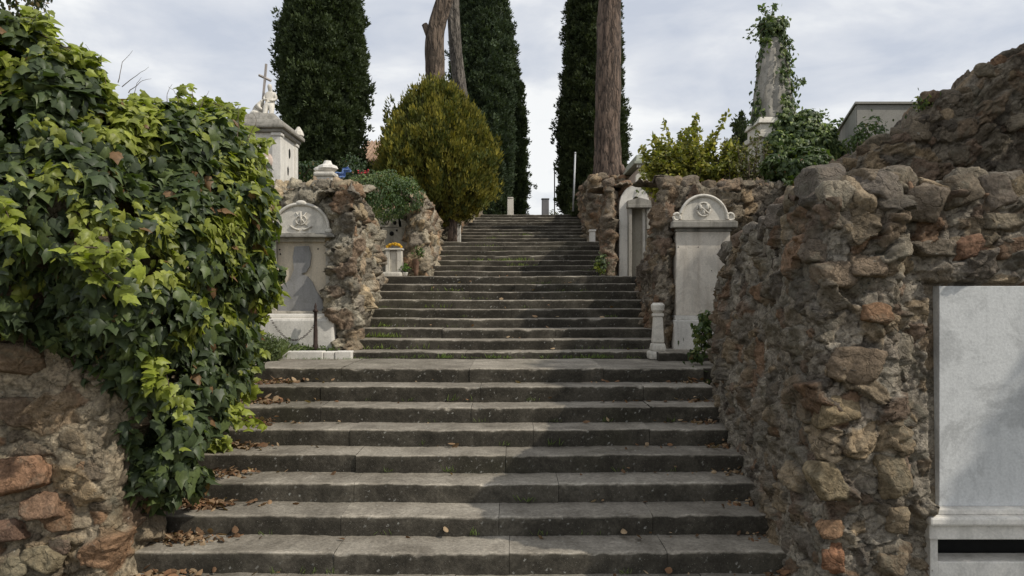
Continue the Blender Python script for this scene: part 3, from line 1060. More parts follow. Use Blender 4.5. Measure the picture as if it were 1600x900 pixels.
ivy = ivy_mass('ivy', 'large ivy mass with dark lobed leaves and yellow-green young shoots spilling over the left wall', 'ivy', ivys, (-3.3, 5.4, 0.9),
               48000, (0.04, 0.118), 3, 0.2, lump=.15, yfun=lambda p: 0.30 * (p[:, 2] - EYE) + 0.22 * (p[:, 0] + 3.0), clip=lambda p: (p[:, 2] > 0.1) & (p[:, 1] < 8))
# arching shoots with bright leaves
acc = Acc()
bst = BM()
r = np.random.default_rng(77)
shoots = [((25, 45), (90, 20), 4.7), ((60, 60), (130, 95), 4.8), ((110, 120), (165, 130), 4.9), ((390, 290), (415, 310), 6.9), ((385, 410), (432, 425), 6.9), ((360, 590), (405, 570), 6.4), ((330, 640), (395, 662), 5.7), ((350, 170), (395, 205), 6.6),
          ((225, 590), (285, 640), 4.75), ((150, 390), (215, 430), 4.2), ((110, 400), (165, 455), 4.15), ((240, 570), (262, 620), 4.7), ((400, 480), (440, 470), 6.8), ((180, 170), (250, 165), 5.1), ((300, 180), (350, 190), 5.7), ((0, 330), (20, 350), 4.0)]
for px_, py_ in ((20, 35), (45, 50), (130, 110), (165, 150), (205, 165), (245, 170), (285, 160), (325, 158), (355, 185), (385, 230), (392, 265), (405, 330), (400, 370), (410, 440), (392, 500), (395, 540), (375, 620), (345, 660), (325, 700), (305, 745)):
    dd_s = 4.8 + max(0, px_ - 150) / 250 * 2.0
    shoots.append(((px_ - 8, py_ + 8), (px_ + r.uniform(5, 28), py_ + r.uniform(-28, 12)), dd_s))
for (a, b2, dd) in shoots:
    A_, B_ = P(*a, dd), P(*b2, dd - .05)
    for k in range(2):
        a1 = A_ + r.normal(0, .05, 3)
        b1 = B_ + r.normal(0, .05, 3)
        m1 = (a1 + b1) / 2 + [0, 0, .06]
        pts = [a1 * (1 - t) ** 2 + m1 * 2 * t * (1 - t) + b1 * t * t for t in np.linspace(0, 1, 6)]
        bst.tube(pts, [.006, .005, .004, .004, .003, .002], 4)
        for p_ in pts:
            m = 3
            pos = p_ + r.normal(0, .025, (m, 3))
            nn = np.array([0.2, -.5, .7]) + r.normal(0, .4, (m, 3))
            tp = np.array([.4, -.2, -.6]) + r.normal(0, .5, (m, 3))
            cc = np.array([.25, .29, .045]) * r.uniform(.6, 1.2, (m, 1))
            put_leaves(acc, 'ivy', pos, nn, tp, r.uniform(.05, .095, m), cc, r)
acc.build('young_shoots', M['ivy'], ivy, False)
bst.each('shoot_stem', M['stem'], ivy, True)
b = BM()
for px, py, ex, ey in ((150, 90, 133, 68), (185, 115, 208, 80), (190, 120, 232, 104), (200, 130, 238, 122), (215, 155, 220, 120), (262, 155, 268, 132), (300, 150, 304, 134), (372, 200, 374, 166), (385, 205, 394, 176), (310, 160, 327, 142), (278, 150, 262, 136)):
    a = P(px, py + 15, 5.2)
    c = P(ex, ey, 5.25)
    sg = random.uniform(-.05, .05)
    pts = [a + (c - a) * t + np.array([sg, 0, abs(sg) * .6]) * math.sin(t * 3.1) + np.array([random.uniform(-.006, .006), 0, random.uniform(-.006, .006)]) for t in np.linspace(0, 1, 8)]
    b.tube(pts, [.0035 * (1 - .75 * k / 7) for k in range(8)], 4)
b.each('dry_twig', M['stem'], ivy)


# ------------------------------------------------------------------ conifers
def column_tree(name, label, cx, cy, z0, z1, prof, n, seed, pal, tipc, clump=0.2, blade=0.11, up=0.8, lumpy=0.16, group=None, mode='cypress', trunk=True, corec=0.4, billow=0.16):
    """prof: [(t, radius)] from bottom to top"""
    r = np.random.default_rng(seed)
    root = thing(name, (cx, cy, z0), label, 'tree', group)
    pt = np.array(prof)
    Hh = z1 - z0

    def rad(t, a):
        rr = np.interp(t, pt[:, 0], pt[:, 1])
        q = np.stack([np.cos(a) * 1.6, np.sin(a) * 1.6, t * Hh * 0.55 + seed], -1)
        q2 = np.stack([np.cos(a) * 3.6, np.sin(a) * 3.6, t * Hh * 1.1 + seed], -1)
        q3 = np.stack([np.cos(a) * 5.5 * rr.mean(), np.sin(a) * 5.5 * rr.mean(), t * Hh * 3.6 + seed], -1)
        q4 = np.stack([np.cos(a) * 11, np.sin(a) * 11, t * Hh * (5 if mode == 'cypress' else 3) + seed], -1)
        return rr * (1 + lumpy * fbm(q, 3, seed) + 0.5 * lumpy * vnoise(q2, seed + 3)) + billow * (0.3 - np.abs(vnoise(q3, seed + 4)) * 1.3) + billow * 0.5 * vnoise(q4, seed + 6)
    # clumps
    t = r.uniform(0, 1, n * 3)
    w = np.interp(t, pt[:, 0], pt[:, 1])
    t = t[r.uniform(0, w.max(), n * 3) < w][:n]
    n = len(t)
    a = r.uniform(0, 2 * math.pi, n)
    ro = rad(t, a) * r.uniform(0.9, 1.03, n) + (r.uniform(0, 1, n) > .9) * r.uniform(0, .22, n)
    c = np.stack([cx + ro * np.cos(a), cy + ro * np.sin(a), z0 + t * Hh], -1)
    out = np.stack([np.cos(a), np.sin(a), a * 0], -1)
    m = 30 if mode == 'cypress' else 34
    cs = clump * r.uniform(0.6, 1.3, n)
    d = sphere_dirs(n * m, r).reshape(n, m, 3)
    stretch = np.array([1, 1, 1.3 if mode == 'cypress' else 2.0])
    u = r.uniform(0.45, 1.0, (n, m, 1))
    pos = c[:, None, :] + d * stretch * cs[:, None, None] * u
    bd = norm(d * 0.8 + out[:, None, :] * 0.5 + np.array([0, 0, up]) + r.normal(0, 0.25, (n, m, 3)))
    sd = norm(np.cross(bd, r.normal(size=(n, m, 3))))
    bl = blade * r.uniform(0.6, 1.3, (n, m, 1))
    wd = bl * (0.36 if mode == 'cypress' else 0.26)
    v0 = pos - sd * wd
    v1 = pos + sd * wd
    v2 = pos + bd * bl
    V = np.stack([v0, v1, v2], 2).reshape(-1, 3)
    Fc = np.arange(len(V)).reshape(-1, 3)
    pal = np.array(pal)
    cb = pal[r.integers(len(pal), size=n)] * r.uniform(0.75, 1.25, n)[:, None]
    cc = np.broadcast_to(cb[:, None, None, :], (n, m, 3, 3)).copy()
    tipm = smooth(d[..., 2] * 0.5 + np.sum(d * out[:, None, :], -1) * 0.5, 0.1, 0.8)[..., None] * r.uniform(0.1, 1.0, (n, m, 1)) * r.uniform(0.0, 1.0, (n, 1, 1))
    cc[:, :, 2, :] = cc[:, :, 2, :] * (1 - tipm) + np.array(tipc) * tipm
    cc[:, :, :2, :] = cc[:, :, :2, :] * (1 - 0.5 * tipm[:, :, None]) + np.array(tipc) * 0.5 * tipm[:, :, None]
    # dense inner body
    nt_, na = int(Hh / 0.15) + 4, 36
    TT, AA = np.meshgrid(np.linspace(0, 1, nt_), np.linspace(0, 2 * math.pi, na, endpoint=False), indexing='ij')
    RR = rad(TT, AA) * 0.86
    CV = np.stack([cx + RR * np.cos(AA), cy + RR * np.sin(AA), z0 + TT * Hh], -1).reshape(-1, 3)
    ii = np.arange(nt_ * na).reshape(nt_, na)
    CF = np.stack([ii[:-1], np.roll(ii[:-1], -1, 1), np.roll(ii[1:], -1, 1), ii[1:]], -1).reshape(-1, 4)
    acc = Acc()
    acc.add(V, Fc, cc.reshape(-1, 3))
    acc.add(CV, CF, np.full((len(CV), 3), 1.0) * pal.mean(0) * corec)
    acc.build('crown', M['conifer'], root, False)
    if trunk:
        b = BM()
        b.tube([(cx, cy, z0 - 1.2), (cx, cy, z0 + 1)], [0.2, 0.16], 10)
        b.build('trunk', M['greybark'], root, True)
    return root


CYP = [(0.055, 0.075, 0.033), (0.068, 0.09, 0.04), (0.047, 0.065, 0.03)]
cyg = None
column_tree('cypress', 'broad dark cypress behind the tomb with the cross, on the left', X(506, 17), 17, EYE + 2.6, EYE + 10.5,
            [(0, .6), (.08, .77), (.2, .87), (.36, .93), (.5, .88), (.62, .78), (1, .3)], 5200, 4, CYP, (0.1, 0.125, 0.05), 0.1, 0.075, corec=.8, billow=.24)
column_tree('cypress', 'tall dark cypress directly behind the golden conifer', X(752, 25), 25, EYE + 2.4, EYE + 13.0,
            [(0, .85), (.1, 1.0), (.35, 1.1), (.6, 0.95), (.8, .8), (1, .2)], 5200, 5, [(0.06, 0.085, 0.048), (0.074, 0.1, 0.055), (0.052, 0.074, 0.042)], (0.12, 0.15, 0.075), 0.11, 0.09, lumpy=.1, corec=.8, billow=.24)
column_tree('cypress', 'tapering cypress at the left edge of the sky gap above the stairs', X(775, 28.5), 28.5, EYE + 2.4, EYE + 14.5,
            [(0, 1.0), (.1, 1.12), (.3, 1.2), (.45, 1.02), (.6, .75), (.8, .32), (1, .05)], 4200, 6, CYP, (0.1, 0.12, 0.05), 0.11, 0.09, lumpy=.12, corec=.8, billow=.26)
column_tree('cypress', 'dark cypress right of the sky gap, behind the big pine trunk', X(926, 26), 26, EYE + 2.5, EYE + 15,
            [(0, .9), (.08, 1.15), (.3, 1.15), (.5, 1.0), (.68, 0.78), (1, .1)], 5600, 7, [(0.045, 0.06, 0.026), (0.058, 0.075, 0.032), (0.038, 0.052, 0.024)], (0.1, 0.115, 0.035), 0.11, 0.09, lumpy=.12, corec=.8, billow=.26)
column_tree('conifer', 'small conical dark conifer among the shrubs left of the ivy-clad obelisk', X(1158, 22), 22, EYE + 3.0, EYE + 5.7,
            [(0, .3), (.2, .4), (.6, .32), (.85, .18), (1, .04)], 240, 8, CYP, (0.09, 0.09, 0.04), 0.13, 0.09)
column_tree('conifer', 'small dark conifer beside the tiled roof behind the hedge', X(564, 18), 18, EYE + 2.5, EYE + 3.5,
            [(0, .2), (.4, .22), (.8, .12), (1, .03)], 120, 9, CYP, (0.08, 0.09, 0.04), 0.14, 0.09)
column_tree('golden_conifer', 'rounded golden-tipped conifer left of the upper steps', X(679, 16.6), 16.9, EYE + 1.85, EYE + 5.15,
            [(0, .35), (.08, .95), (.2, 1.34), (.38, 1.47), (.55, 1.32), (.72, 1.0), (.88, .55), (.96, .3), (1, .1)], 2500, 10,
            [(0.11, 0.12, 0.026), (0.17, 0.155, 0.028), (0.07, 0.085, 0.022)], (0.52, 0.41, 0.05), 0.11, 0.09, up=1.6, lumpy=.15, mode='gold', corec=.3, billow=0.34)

sh = ivy_mass('tree', 'broad leafy tree standing beyond the right edge, shading the slab wall', 'tree', [[7.5, 3.2, 4.1, 1.25], [8.1, 5.3, 7.4, 1.6], [8.6, 4.2, 6.0, 1.6], [9.3, 5.6, 8.2, 1.5]], (8.6, 3.8, 0), 12000, (0.16, 0.26), 32, 0.1,  # unseen tree, added to cast shade on the slab and raked wall
         pal=[(0.04, 0.06, 0.025), (0.05, 0.07, 0.03), (0.06, 0.08, 0.03), (0.1, 0.12, 0.03), (0.12, 0.14, 0.04)], kind='oval', mat='leaf')
bt = BM()
bt.tube([(8.6, 3.8, 0), (8.5, 3.8, 3), (8.3, 4.2, 6.5)], [.22, .17, .07], 12)
bt.build('trunk', M['greybark'], sh, True)
# crown of a tree entering the top left corner
tl = ivy_mass('tree', 'dark treetop reaching into the top left corner above the ivy', 'tree', [S4(-60, -60, 9, .9), S4(10, -20, 9, .35), S4(40, -15, 9, .22), S4(-20, 20, 9, .4)], (-7.5, 9, 2.6), 2600, (0.06, 0.1), 31, 0.1,
         pal=[(0.03, 0.045, 0.02), (0.04, 0.055, 0.025), (0.05, 0.06, 0.03), (0.1, 0.08, 0.03), (0.12, 0.09, 0.04)], kind='oval', mat='leaf')
bt = BM()
bt.tube([(-7.9, 9.2, 2.4), (-7.8, 9.1, 4.4), (-7.7, 9, 6.4)], [.16, .12, .06], 10)
bt.build('trunk', M['greybark'], tl, True)


def trunk_tree(name, label, pts, rads, mat, seed, stubs=()):
    root = thing(name, pts[0], label, 'tree')
    P_ = np.array(pts, float)
    L = np.concatenate([[0], np.cumsum(np.linalg.norm(np.diff(P_, axis=0), axis=1))])
    n = int(L[-1] / 0.06)
    s = np.linspace(0, L[-1], n)
    C_ = np.stack([np.interp(s, L, P_[:, k]) for k in range(3)], -1)
    for k in range(3):
        ker = np.ones(9) / 9
        C_[:, k] = np.convolve(np.pad(C_[:, k], 4, mode='reflect', reflect_type='odd'), ker, 'valid')
    rr = np.interp(s, L, rads)
    na = 40
    A = np.linspace(0, 2 * math.pi, na, endpoint=False)
    dirs = np.stack([np.cos(A), np.sin(A), A * 0], -1)
    q = np.stack([np.broadcast_to(np.cos(A)[None, :] * 3.2, (n, na)), np.broadcast_to(np.sin(A)[None, :] * 3.2, (n, na)), np.broadcast_to(s[:, None] * 0.8, (n, na)) + seed], -1)
    f = 1 + 0.12 * fbm(q, 4, seed) - 0.14 * np.clip(np.abs(vnoise(q * np.array([1.6, 1.6, .6]), seed + 2)) * -3 + 0.6, 0, 1)
    V = C_[:, None, :] + dirs[None] * (rr[:, None] * f)[..., None]
    ii = np.arange(n * na).reshape(n, na)
    Fq = np.stack([ii[:-1], np.roll(ii[:-1], -1, 1), np.roll(ii[1:], -1, 1), ii[1:]], -1).reshape(-1, 4)
    mk('trunk', V.reshape(-1, 3), Fq, mat, root)
    for (a, b_, r0, r1) in stubs:
        m = BM()
        m.tube([a, ((np.array(a) + b_) / 2).tolist(), b_], [r0, (r0 + r1) / 2, r1], 10)
        m.build('branch', mat, root, True)
    return root


def PP(px, py, d):
    return P(px, py, d).tolist()


trunk_tree('pine_tree', 'thick reddish pine trunk in front of the right-hand cypress', [PP(950, 300, 19.5), PP(949, 200, 19.5), PP(950, 100, 19.5), PP(953, 0, 19.5), PP(956, -120, 19.5)], [.40, .33, .33, .31, .28], M['pine'], 3,
           [(PP(968, 262, 19.4), PP(985, 285, 19.2), .13, .07)])
trunk_tree('pine_tree', 'broken brown tree trunk leaning right above the golden conifer', [PP(682, 240, 19), PP(680, 120, 19), PP(678, 60, 19), PP(687, 20, 19), PP(705, -30, 19), PP(715, -90, 19)], [.24, .24, .25, .25, .24, .2], mat_bark('brown_bark', (0.07, 0.052, 0.038), (0.25, 0.185, 0.135), 1.1), 5,
           [(PP(675, 60, 19), PP(663, 38, 19), .15, .08)])
trunk_tree('pine_tree', 'slender grey trunk beside the broken brown trunk', [PP(729, 230, 20.5), PP(722, 160, 20.5), PP(713, 90, 20.5), PP(708, 20, 20.5), PP(706, -60, 20.5)], [.22, .2, .19, .19, .17], M['greybark'], 7)
# trunk of the golden conifer
gc = [o for o in bpy.data.objects if o.name.startswith('golden_conifer')][0]
for ch in list(gc.children):
    if ch.name.startswith('trunk'):
        bpy.data.objects.remove(ch)
b = BM()
b.tube([PP(706, 392, 16.6), PP(708, 350, 16.6), PP(700, 300, 16.8)], [.13, .1, .08], 12)
b.build('trunk', M['pine'], gc, True)

# ------------------------------------------------------------------ shrubs
hedge = ivy_mass('hedge', 'clipped rounded green hedge mound over the flower niche', 'hedge', [S4(568, 306, 12.5, .36), S4(600, 303, 12.6, .4), S4(628, 306, 12.7, .33), S4(585, 318, 12.7, .3), S4(612, 318, 12.9, .28), S4(645, 312, 13, .16)], (-2.4, 12.8, 3.5),
                 7500, (0.03, 0.055), 41, 0.35, pal=[(0.05, 0.085, 0.035), (0.07, 0.11, 0.045), (0.09, 0.135, 0.055), (0.15, 0.2, 0.08), (0.19, 0.24, 0.1)], kind='oval', mat='leaf')
ivy_mass('shrub', 'low dark green shrub between the cross tomb and the marble finial', 'shrub', [S4(475, 275, 12, .24), S4(495, 272, 12.2, .2), S4(455, 285, 12, .2), S4(550, 262, 13.5, .2), S4(556, 280, 13.2, .2)], (-3.4, 12, 3.4),
         1800, (0.04, 0.07), 42, 0.15, pal=[(0.03, 0.05, 0.025), (0.04, 0.065, 0.03), (0.05, 0.08, 0.035), (0.12, 0.13, 0.05), (0.14, 0.15, 0.06)], kind='oval', mat='leaf')


def wispy(name, label, base, stems, n_leaf, size, cols, seed, spread=0.06, thick=0.012, cat='shrub'):
    """open shrub: arching stems lined with small leaves. stems: list of (start, end)"""
    r = np.random.default_rng(seed)
    root = thing(name, base, label, cat)
    acc = Acc()
    b = BM()
    for (a, e) in stems:
        a = np.array(a)
        e = np.array(e)
        m = (a + e) / 2 + r.normal(0, .06, 3)
        ts = np.linspace(0, 1, 7)
        pts = [a * (1 - t) ** 2 + m * 2 * t * (1 - t) + e * t * t for t in ts]
        b.tube(pts, [thick * (1 - .8 * t) for t in ts], 4)
        k = n_leaf
        t = r.uniform(0.1, 1, k)[:, None]
        pos = a * (1 - t) ** 2 + m * 2 * t * (1 - t) + e * t * t + r.normal(0, spread, (k, 3)) * (1.25 - t)
        nn = r.normal(0, .6, (k, 3)) + [0, -.3, .5]
        tp = r.normal(0, .6, (k, 3)) + [0, 0, .5]
        cc = np.array(cols)[r.integers(len(cols), size=k)] * r.uniform(.7, 1.3, (k, 1))
        put_leaves(acc, 'oval', pos, nn, tp, r.uniform(size[0], size[1], k), cc, r)
    acc.build('foliage', M['leaf'], root, False)
    b.build('stem', M['stem'], root, True)
    return root


r = np.random.default_rng(9)
st = []
for k in range(90):
    x0 = r.uniform(1025, 1150)
    st.append((P(x0, 300, 10.6 + r.uniform(-.4, .4)), P(x0 + (x0 - 1085) * .35 + r.normal(0, 10), 195 + abs(x0 - 1085) * .6 + r.uniform(0, 55), 10.4 + r.uniform(-.4, .4))))
st += [(P(1060, 290, 10.4), P(1020, 215, 10.3)), (P(1090, 290, 10.4), P(1138, 172, 10.3)), (P(1100, 290, 10.4), P(1118, 205, 10.3)), (P(1080, 290, 10.4), P(1088, 178, 10.3)), (P(1050, 290, 10.4), P(1038, 190, 10.3))]
wispy('shrub', 'airy yellow-green shrub on the right terrace, left of the obelisk', P(1075, 300, 10.6), st, 110, (0.05, 0.09), [(0.26, 0.25, 0.05), (0.15, 0.17, 0.045), (0.36, 0.33, 0.06), (0.2, 0.21, 0.05)], 21)
st = []
for k in range(22):
    x0 = r.uniform(1135, 1200)
    st.append((P(x0, 300, 10.2 + r.uniform(-.2, .2)), P(x0 + r.normal(0, 14), 205 + r.uniform(0, 60), 10.2 + r.uniform(-.3, .3))))
wispy('shrub', 'thin greyish bush in front of the obelisk pedestal', P(1165, 300, 10.2), st, 45, (0.035, 0.06), [(0.12, 0.12, 0.05), (0.16, 0.15, 0.07), (0.09, 0.1, 0.04)], 22)

# ------------------------------------------------------------------ obelisk with ivy (right)
ob_d = 10.8
ob = thing('obelisk_monument', P(1212, 300, ob_d), 'tapering carved marble obelisk overgrown by ivy against the sky', 'monument')
cxo = X(1207, ob_d)
b = BM()
zb = Z(300, ob_d)
b.box(cxo - .30, cxo + .30, ob_d - .30, ob_d + .30, zb - .3, Z(222, ob_d), .015, .04)
b.build('pedestal', M['marble'], ob)
b = BM()
b.box(cxo - .33, cxo + .33, ob_d - .33, ob_d + .33, Z(222, ob_d), Z(214, ob_d), .012)
b.box(cxo - .29, cxo + .29, ob_d - .29, ob_d + .29, Z(213.8, ob_d), Z(200, ob_d), .012)
b.box(cxo - .33, cxo + .33, ob_d - .33, ob_d + .33, Z(199.8, ob_d), Z(190, ob_d), .012, .12)
b.build('moulding', M['marble'], ob)
# draped shaft: lathe-like grid with folds
nz_, na = 90, 96
z_lo, z_hi = Z(190, ob_d), Z(52, ob_d)
tt = np.linspace(0, 1, nz_)
A = np.linspace(0, 2 * math.pi, na, endpoint=False)
TT, AA = np.meshgrid(tt, A, indexing='ij')
prof_t = [0, .1, .35, .6, .8, .92, 1.0]
prof_r = [.30, .285, .25, .215, .185, .13, .0]
rr = np.interp(TT, prof_t, prof_r)
sqr = 1 / np.maximum(np.abs(np.cos(AA)), np.abs(np.sin(AA)))
fac = 0.6 + 0.4 * np.clip(sqr, 1, 1.3)
folds = np.sin(AA * 9 + 2.5 * np.sin(TT * 7) + 3 * TT) * 0.03 + 0.022 * np.sin(AA * 17 - TT * 9) + 0.03 * fbm(np.stack([np.cos(AA) * 2, np.sin(AA) * 2, TT * 6], -1), 3, 4)
niche = 0.10 * smooth(TT, 0.3, 0.4) * (1 - smooth(TT, .78, .86)) * np.exp(-((AA - 1.5 * math.pi - .1) / .5) ** 2)
Rr = rr * fac * (1 + folds * 1.3) - niche * rr * 3 * 0.4
V = np.stack([cxo + Rr * np.cos(AA), ob_d + Rr * np.sin(AA), z_lo + TT * (z_hi - z_lo)], -1)
ii = np.arange(nz_ * na).reshape(nz_, na)
Fq = np.stack([ii[:-1], np.roll(ii[:-1], -1, 1), np.roll(ii[1:], -1, 1), ii[1:]], -1).reshape(-1, 4)
mk('draped_shaft', V.reshape(-1, 3), Fq, M['marble_dirty'], ob)
b = BM()
b.lathe([(.05, Z(62, ob_d)), (.09, Z(55, ob_d)), (.13, Z(47, ob_d)), (.14, Z(40, ob_d)), (.1, Z(33, ob_d)), (.05, Z(28, ob_d)), (.02, Z(24, ob_d))], cxo, ob_d, 20)
b.build('urn_finial', M['marble_dirty'], ob, True)

# ivy climbing it
r = np.random.default_rng(15)
pos, outs = [], []


def rad_at(z):
    return np.interp((z - z_lo) / (z_hi - z_lo), prof_t, prof_r, left=.3, right=.12)


for k in range(5200):
    z = r.uniform(Z(215, ob_d), Z(30, ob_d))
    a = r.uniform(0, 2 * math.pi)
    t = (z - z_lo) / (z_hi - z_lo)
    # dense on right and left edges and crown, open on the front
    side = math.cos(a)
    dens = 0.12 + 0.9 * max(0, side - .1) + 0.8 * max(0, -side - .5) + (0.6 if t > .95 else 0) + (0.7 if t < .25 and side > 0.1 else 0)
    if fbm(np.array([[math.cos(a) * 1.5, math.sin(a) * 1.5, z * 2.2]]), 2, 3)[0] * .8 + dens < r.uniform(.45, 1.2):
        continue
    rd = max(rad_at(z), .07) + r.exponential(.03) + (.03 if t > .85 else 0)
    pos.append((cxo + rd * math.cos(a), ob_d + rd * math.sin(a), z))
    outs.append((math.cos(a), math.sin(a), .2))
pos, outs = np.array(pos), np.array(outs)
acc = Acc()
n = len(pos)
cc = np.array([(.05, .08, .03), (.075, .11, .04), (.16, .2, .07)])[r.integers(0, 3, n)] * r.uniform(.7, 1.3, (n, 1))
put_leaves(acc, 'ivy', pos, outs + r.normal(0, .4, (n, 3)), np.array([0, 0, -1.]) + r.normal(0, .5, (n, 3)), r.uniform(.035, .07, n), cc, r)
ivo = thing('ivy', P(1240, 280, ob_d), 'dark ivy climbing the obelisk and bushing out at its right foot', 'ivy')
# bushy foot
sp = np.array([S4(1225, 195, 10.6, .2), S4(1250, 215, 10.5, .3), S4(1270, 230, 10.4, .28), S4(1240, 245, 10.3, .3), S4(1285, 215, 10.5, .18), S4(1222, 160, 10.7, .13), S4(1262, 190, 10.5, .16), S4(1300, 240, 10.4, .16), S4(1215, 225, 10.3, .16)])
pk = r.integers(0, len(sp), 7000)
dr = sphere_dirs(7000, r)
ps = sp[pk, :3] + dr * (sp[pk, 3] * r.uniform(.6, 1.3, 7000))[:, None]
cc = np.array([(.05, .08, .03), (.075, .11, .04), (.12, .16, .055), (.2, .25, .08)])[r.integers(0, 4, 7000)] * r.uniform(.7, 1.3, (7000, 1))
put_leaves(acc, 'ivy', ps, dr + np.array([0, -.1, .4]) + r.normal(0, .4, (7000, 3)), np.array([0, 0, -.8]) + dr * .5 + r.normal(0, .5, (7000, 3)), r.uniform(.04, .075, 7000), cc, r)
b = BM()
for (a, e) in (((1205, 40), (1180, 62)), ((1200, 35), (1168, 58)), ((1200, 30), (1186, 12)), ((1205, 25), (1212, 10)), ((1220, 50), (1238, 75)), ((1240, 135), (1256, 128)), ((1230, 90), (1238, 102)), ((1270, 190), (1290, 178)), ((1290, 210), (1312, 190)), ((1280, 200), (1300, 230))):
    A_, B_ = P(*a, ob_d - .1), P(*e, ob_d - .1)
    pts = [A_ * (1 - t) + B_ * t + np.array([0, 0, .06 * math.sin(t * 3.1)]) for t in np.linspace(0, 1, 6)]
    b.tube(pts, .005, 4)
    for p_ in pts:
        m = 6
        put_leaves(acc, 'ivy', p_ + r.normal(0, .03, (m, 3)), r.normal(0, .5, (m, 3)) + [0, -.5, .5], r.normal(0, .5, (m, 3)) + [0, 0, -.4], r.uniform(.035, .06, m), np.array([.09, .13, .05]) * r.uniform(.6, 1.5, (m, 1)), r)
b.each('stem', M['stem'], ivo, True)
acc.build('foliage', M['ivy'], ivo, False)

# greenery on wall tops (right)
ivy_mass('ivy', 'ivy patch trailing over the rocks between obelisk and slab wall', 'ivy', [S4(1240, 262, 9.3, .2), S4(1215, 258, 9.4, .16), S4(1270, 262, 9.2, .2), S4(1262, 285, 9, .16), S4(1245, 290, 9.0, .13)], P(1245, 300, 9.3),
         2600, (0.04, 0.075), 51, 0.2, pal=[(0.04, 0.065, 0.02), (0.06, 0.09, 0.03), (0.085, 0.12, 0.035), (0.2, 0.23, 0.06), (0.24, 0.27, 0.07)])
ivy_mass('shrub', 'small leafy bush in front of the grey cement tomb', 'shrub', [S4(1355, 210, 8.6, .13), S4(1345, 225, 8.6, .12), S4(1372, 215, 8.7, .1)], P(1350, 250, 8.6), 700, (0.035, 0.06), 52, 0.3, pal=[(0.05, 0.075, 0.03), (0.07, 0.1, 0.04), (0.09, 0.13, 0.05), (0.15, 0.18, 0.07), (0.18, 0.2, 0.09)], kind='oval', mat='leaf')
ivy_mass('plant', 'tiny plant sprouting on top of the raked wall', 'plant', [S4(1443, 158, 6.9, .05), S4(1436, 160, 6.9, .04)], P(1443, 165, 6.9), 120, (0.025, 0.045), 53, 0.3, kind='oval', mat='leaf', stems=False)
ivy_mass('plant', 'leafy plant growing from the far end of the right foreground wall', 'plant', [S4(1098, 520, 8.0, .08), S4(1090, 552, 7.95, .07), S4(1098, 590, 7.7, .05), S4(1102, 500, 8.0, .06)], P(1092, 570, 8.0), 450, (0.03, 0.07), 54, 0.3,
         pal=[(0.04, 0.065, 0.02), (0.06, 0.09, 0.03), (0.085, 0.12, 0.035), (0.14, 0.17, 0.05), (0.18, 0.2, 0.06)])
ivy_mass('plant', 'trailing green plant on the steps left of the arched stele pier', 'plant', [S4(940, 414, 12.9, .1), S4(944, 405, 13, .09)], P(940, 425, 12.9), 350, (0.03, 0.06), 55, 0.3, stems=False)
ivy_mass('plant', 'bushy weeds at the top right end of the stairs', 'plant', [S4(905, 325, 22.5, .2), S4(893, 331, 22.7, .16), S4(866, 335, 22.9, .1)], P(900, 336, 22.6), 900, (0.04, 0.08), 56, 0.2, kind='oval', mat='leaf', stems=False, pal=[(0.03, 0.045, 0.015), (0.045, 0.06, 0.02), (0.06, 0.08, 0.03), (0.12, 0.12, 0.05), (0.14, 0.14, 0.06)])


# ------------------------------------------------------------------ left tomb with broken grey panel
def arch_pts(cx, w, z0, zs, n=20, sh=1.0):
    """segmental top from z0 base, half width w, rise zs"""
    return [(cx - w, z0)] + [(cx - w * math.cos(math.pi * k / n), z0 + zs * math.sin(math.pi * k / n) ** sh) for k in range(1, n)] + [(cx + w, z0)]


dT = 9.22
t1 = thing('tomb_monument', P(472, 545, dT), 'weathered marble wall tomb with broken grey panel and shell-shaped pediment, left of stairs', 'tomb')
b = BM()
xl, xr = X(426, dT), X(518, dT)
zt, zm = Z(372, dT), Z(490, dT)
b.box(xl - .10, xr + .09, dT - .24, dT + .25, LAND1 + .08, Z(497, dT), .03)
b.box(xl - .05, xr + .04, dT - .12, dT + .25, Z(497.5, dT), zm, .02)
b.build('plinth', M['marble_white'], t1)
b = BM()
fw = .065
b.box(xl, xl + fw, dT - .05, dT + .2, zm, zt, .008)
b.box(xr - fw, xr, dT - .05, dT + .2, zm, zt, .008)
b.box(xl + fw, xr - fw, dT - .047, dT + .2, zt - .05, zt, .006)
b.box(xl + fw, xr - fw, dT - .047, dT + .2, zm, zm + .035, .006)
b.build('frame', mat_marble('grey_beige_marble', (0.5, 0.46, 0.39), .75, .3), t1)
b = BM()
b.box(xl + fw - .01, xr - fw + .01, dT + .01, dT + .1, zm + .02, zt - .03)
b.build('panel', M['panel'], t1)
# broken slate overlay: polygon in pixels
poly = [(432, 488), (431, 455), (437, 448), (452, 438), (459, 421), (457, 402), (460, 385), (482, 384), (486, 398), (484, 415), (478, 425), (470, 428), (480, 432), (487, 440), (494, 455), (503, 469), (506, 488)]
b = BM()
b.prism([(X(px, dT - .03), Z(py, dT - .03)) for px, py in poly], dT - .02, dT + .008, .003)
o = b.build('broken_panel', mat_marble('worn_grey_slab', (0.3, 0.295, 0.29), .5, .3), t1)
o['label'] = 'jagged remnant of a darker grey slab'
b = BM()
for px, py in ((437, 390), (438, 397), (497, 389)):
    c = P(px, py, dT + .008)
    b.ball(c, .011, sub=1)
b.each('fixing_hole', M['dark'], t1)
b = BM()
b.box(xl - .06, xr + .07, dT - .15, dT + .15, zt + .001, zt + .035, .008)
b.box(xl - .03, xr + .04, dT - .10, dT + .15, zt + .036, zt + .06, .008)
b.build('cornice', M['marble_dirty'], t1)
cx1 = X(472, dT)
b = BM()
zc = zt + .061
b.prism(arch_pts(cx1, .36, zc, .36, 24, .85), dT - .04, dT + .15, .012)
pd1 = b.build('pediment', M['marble'], t1)
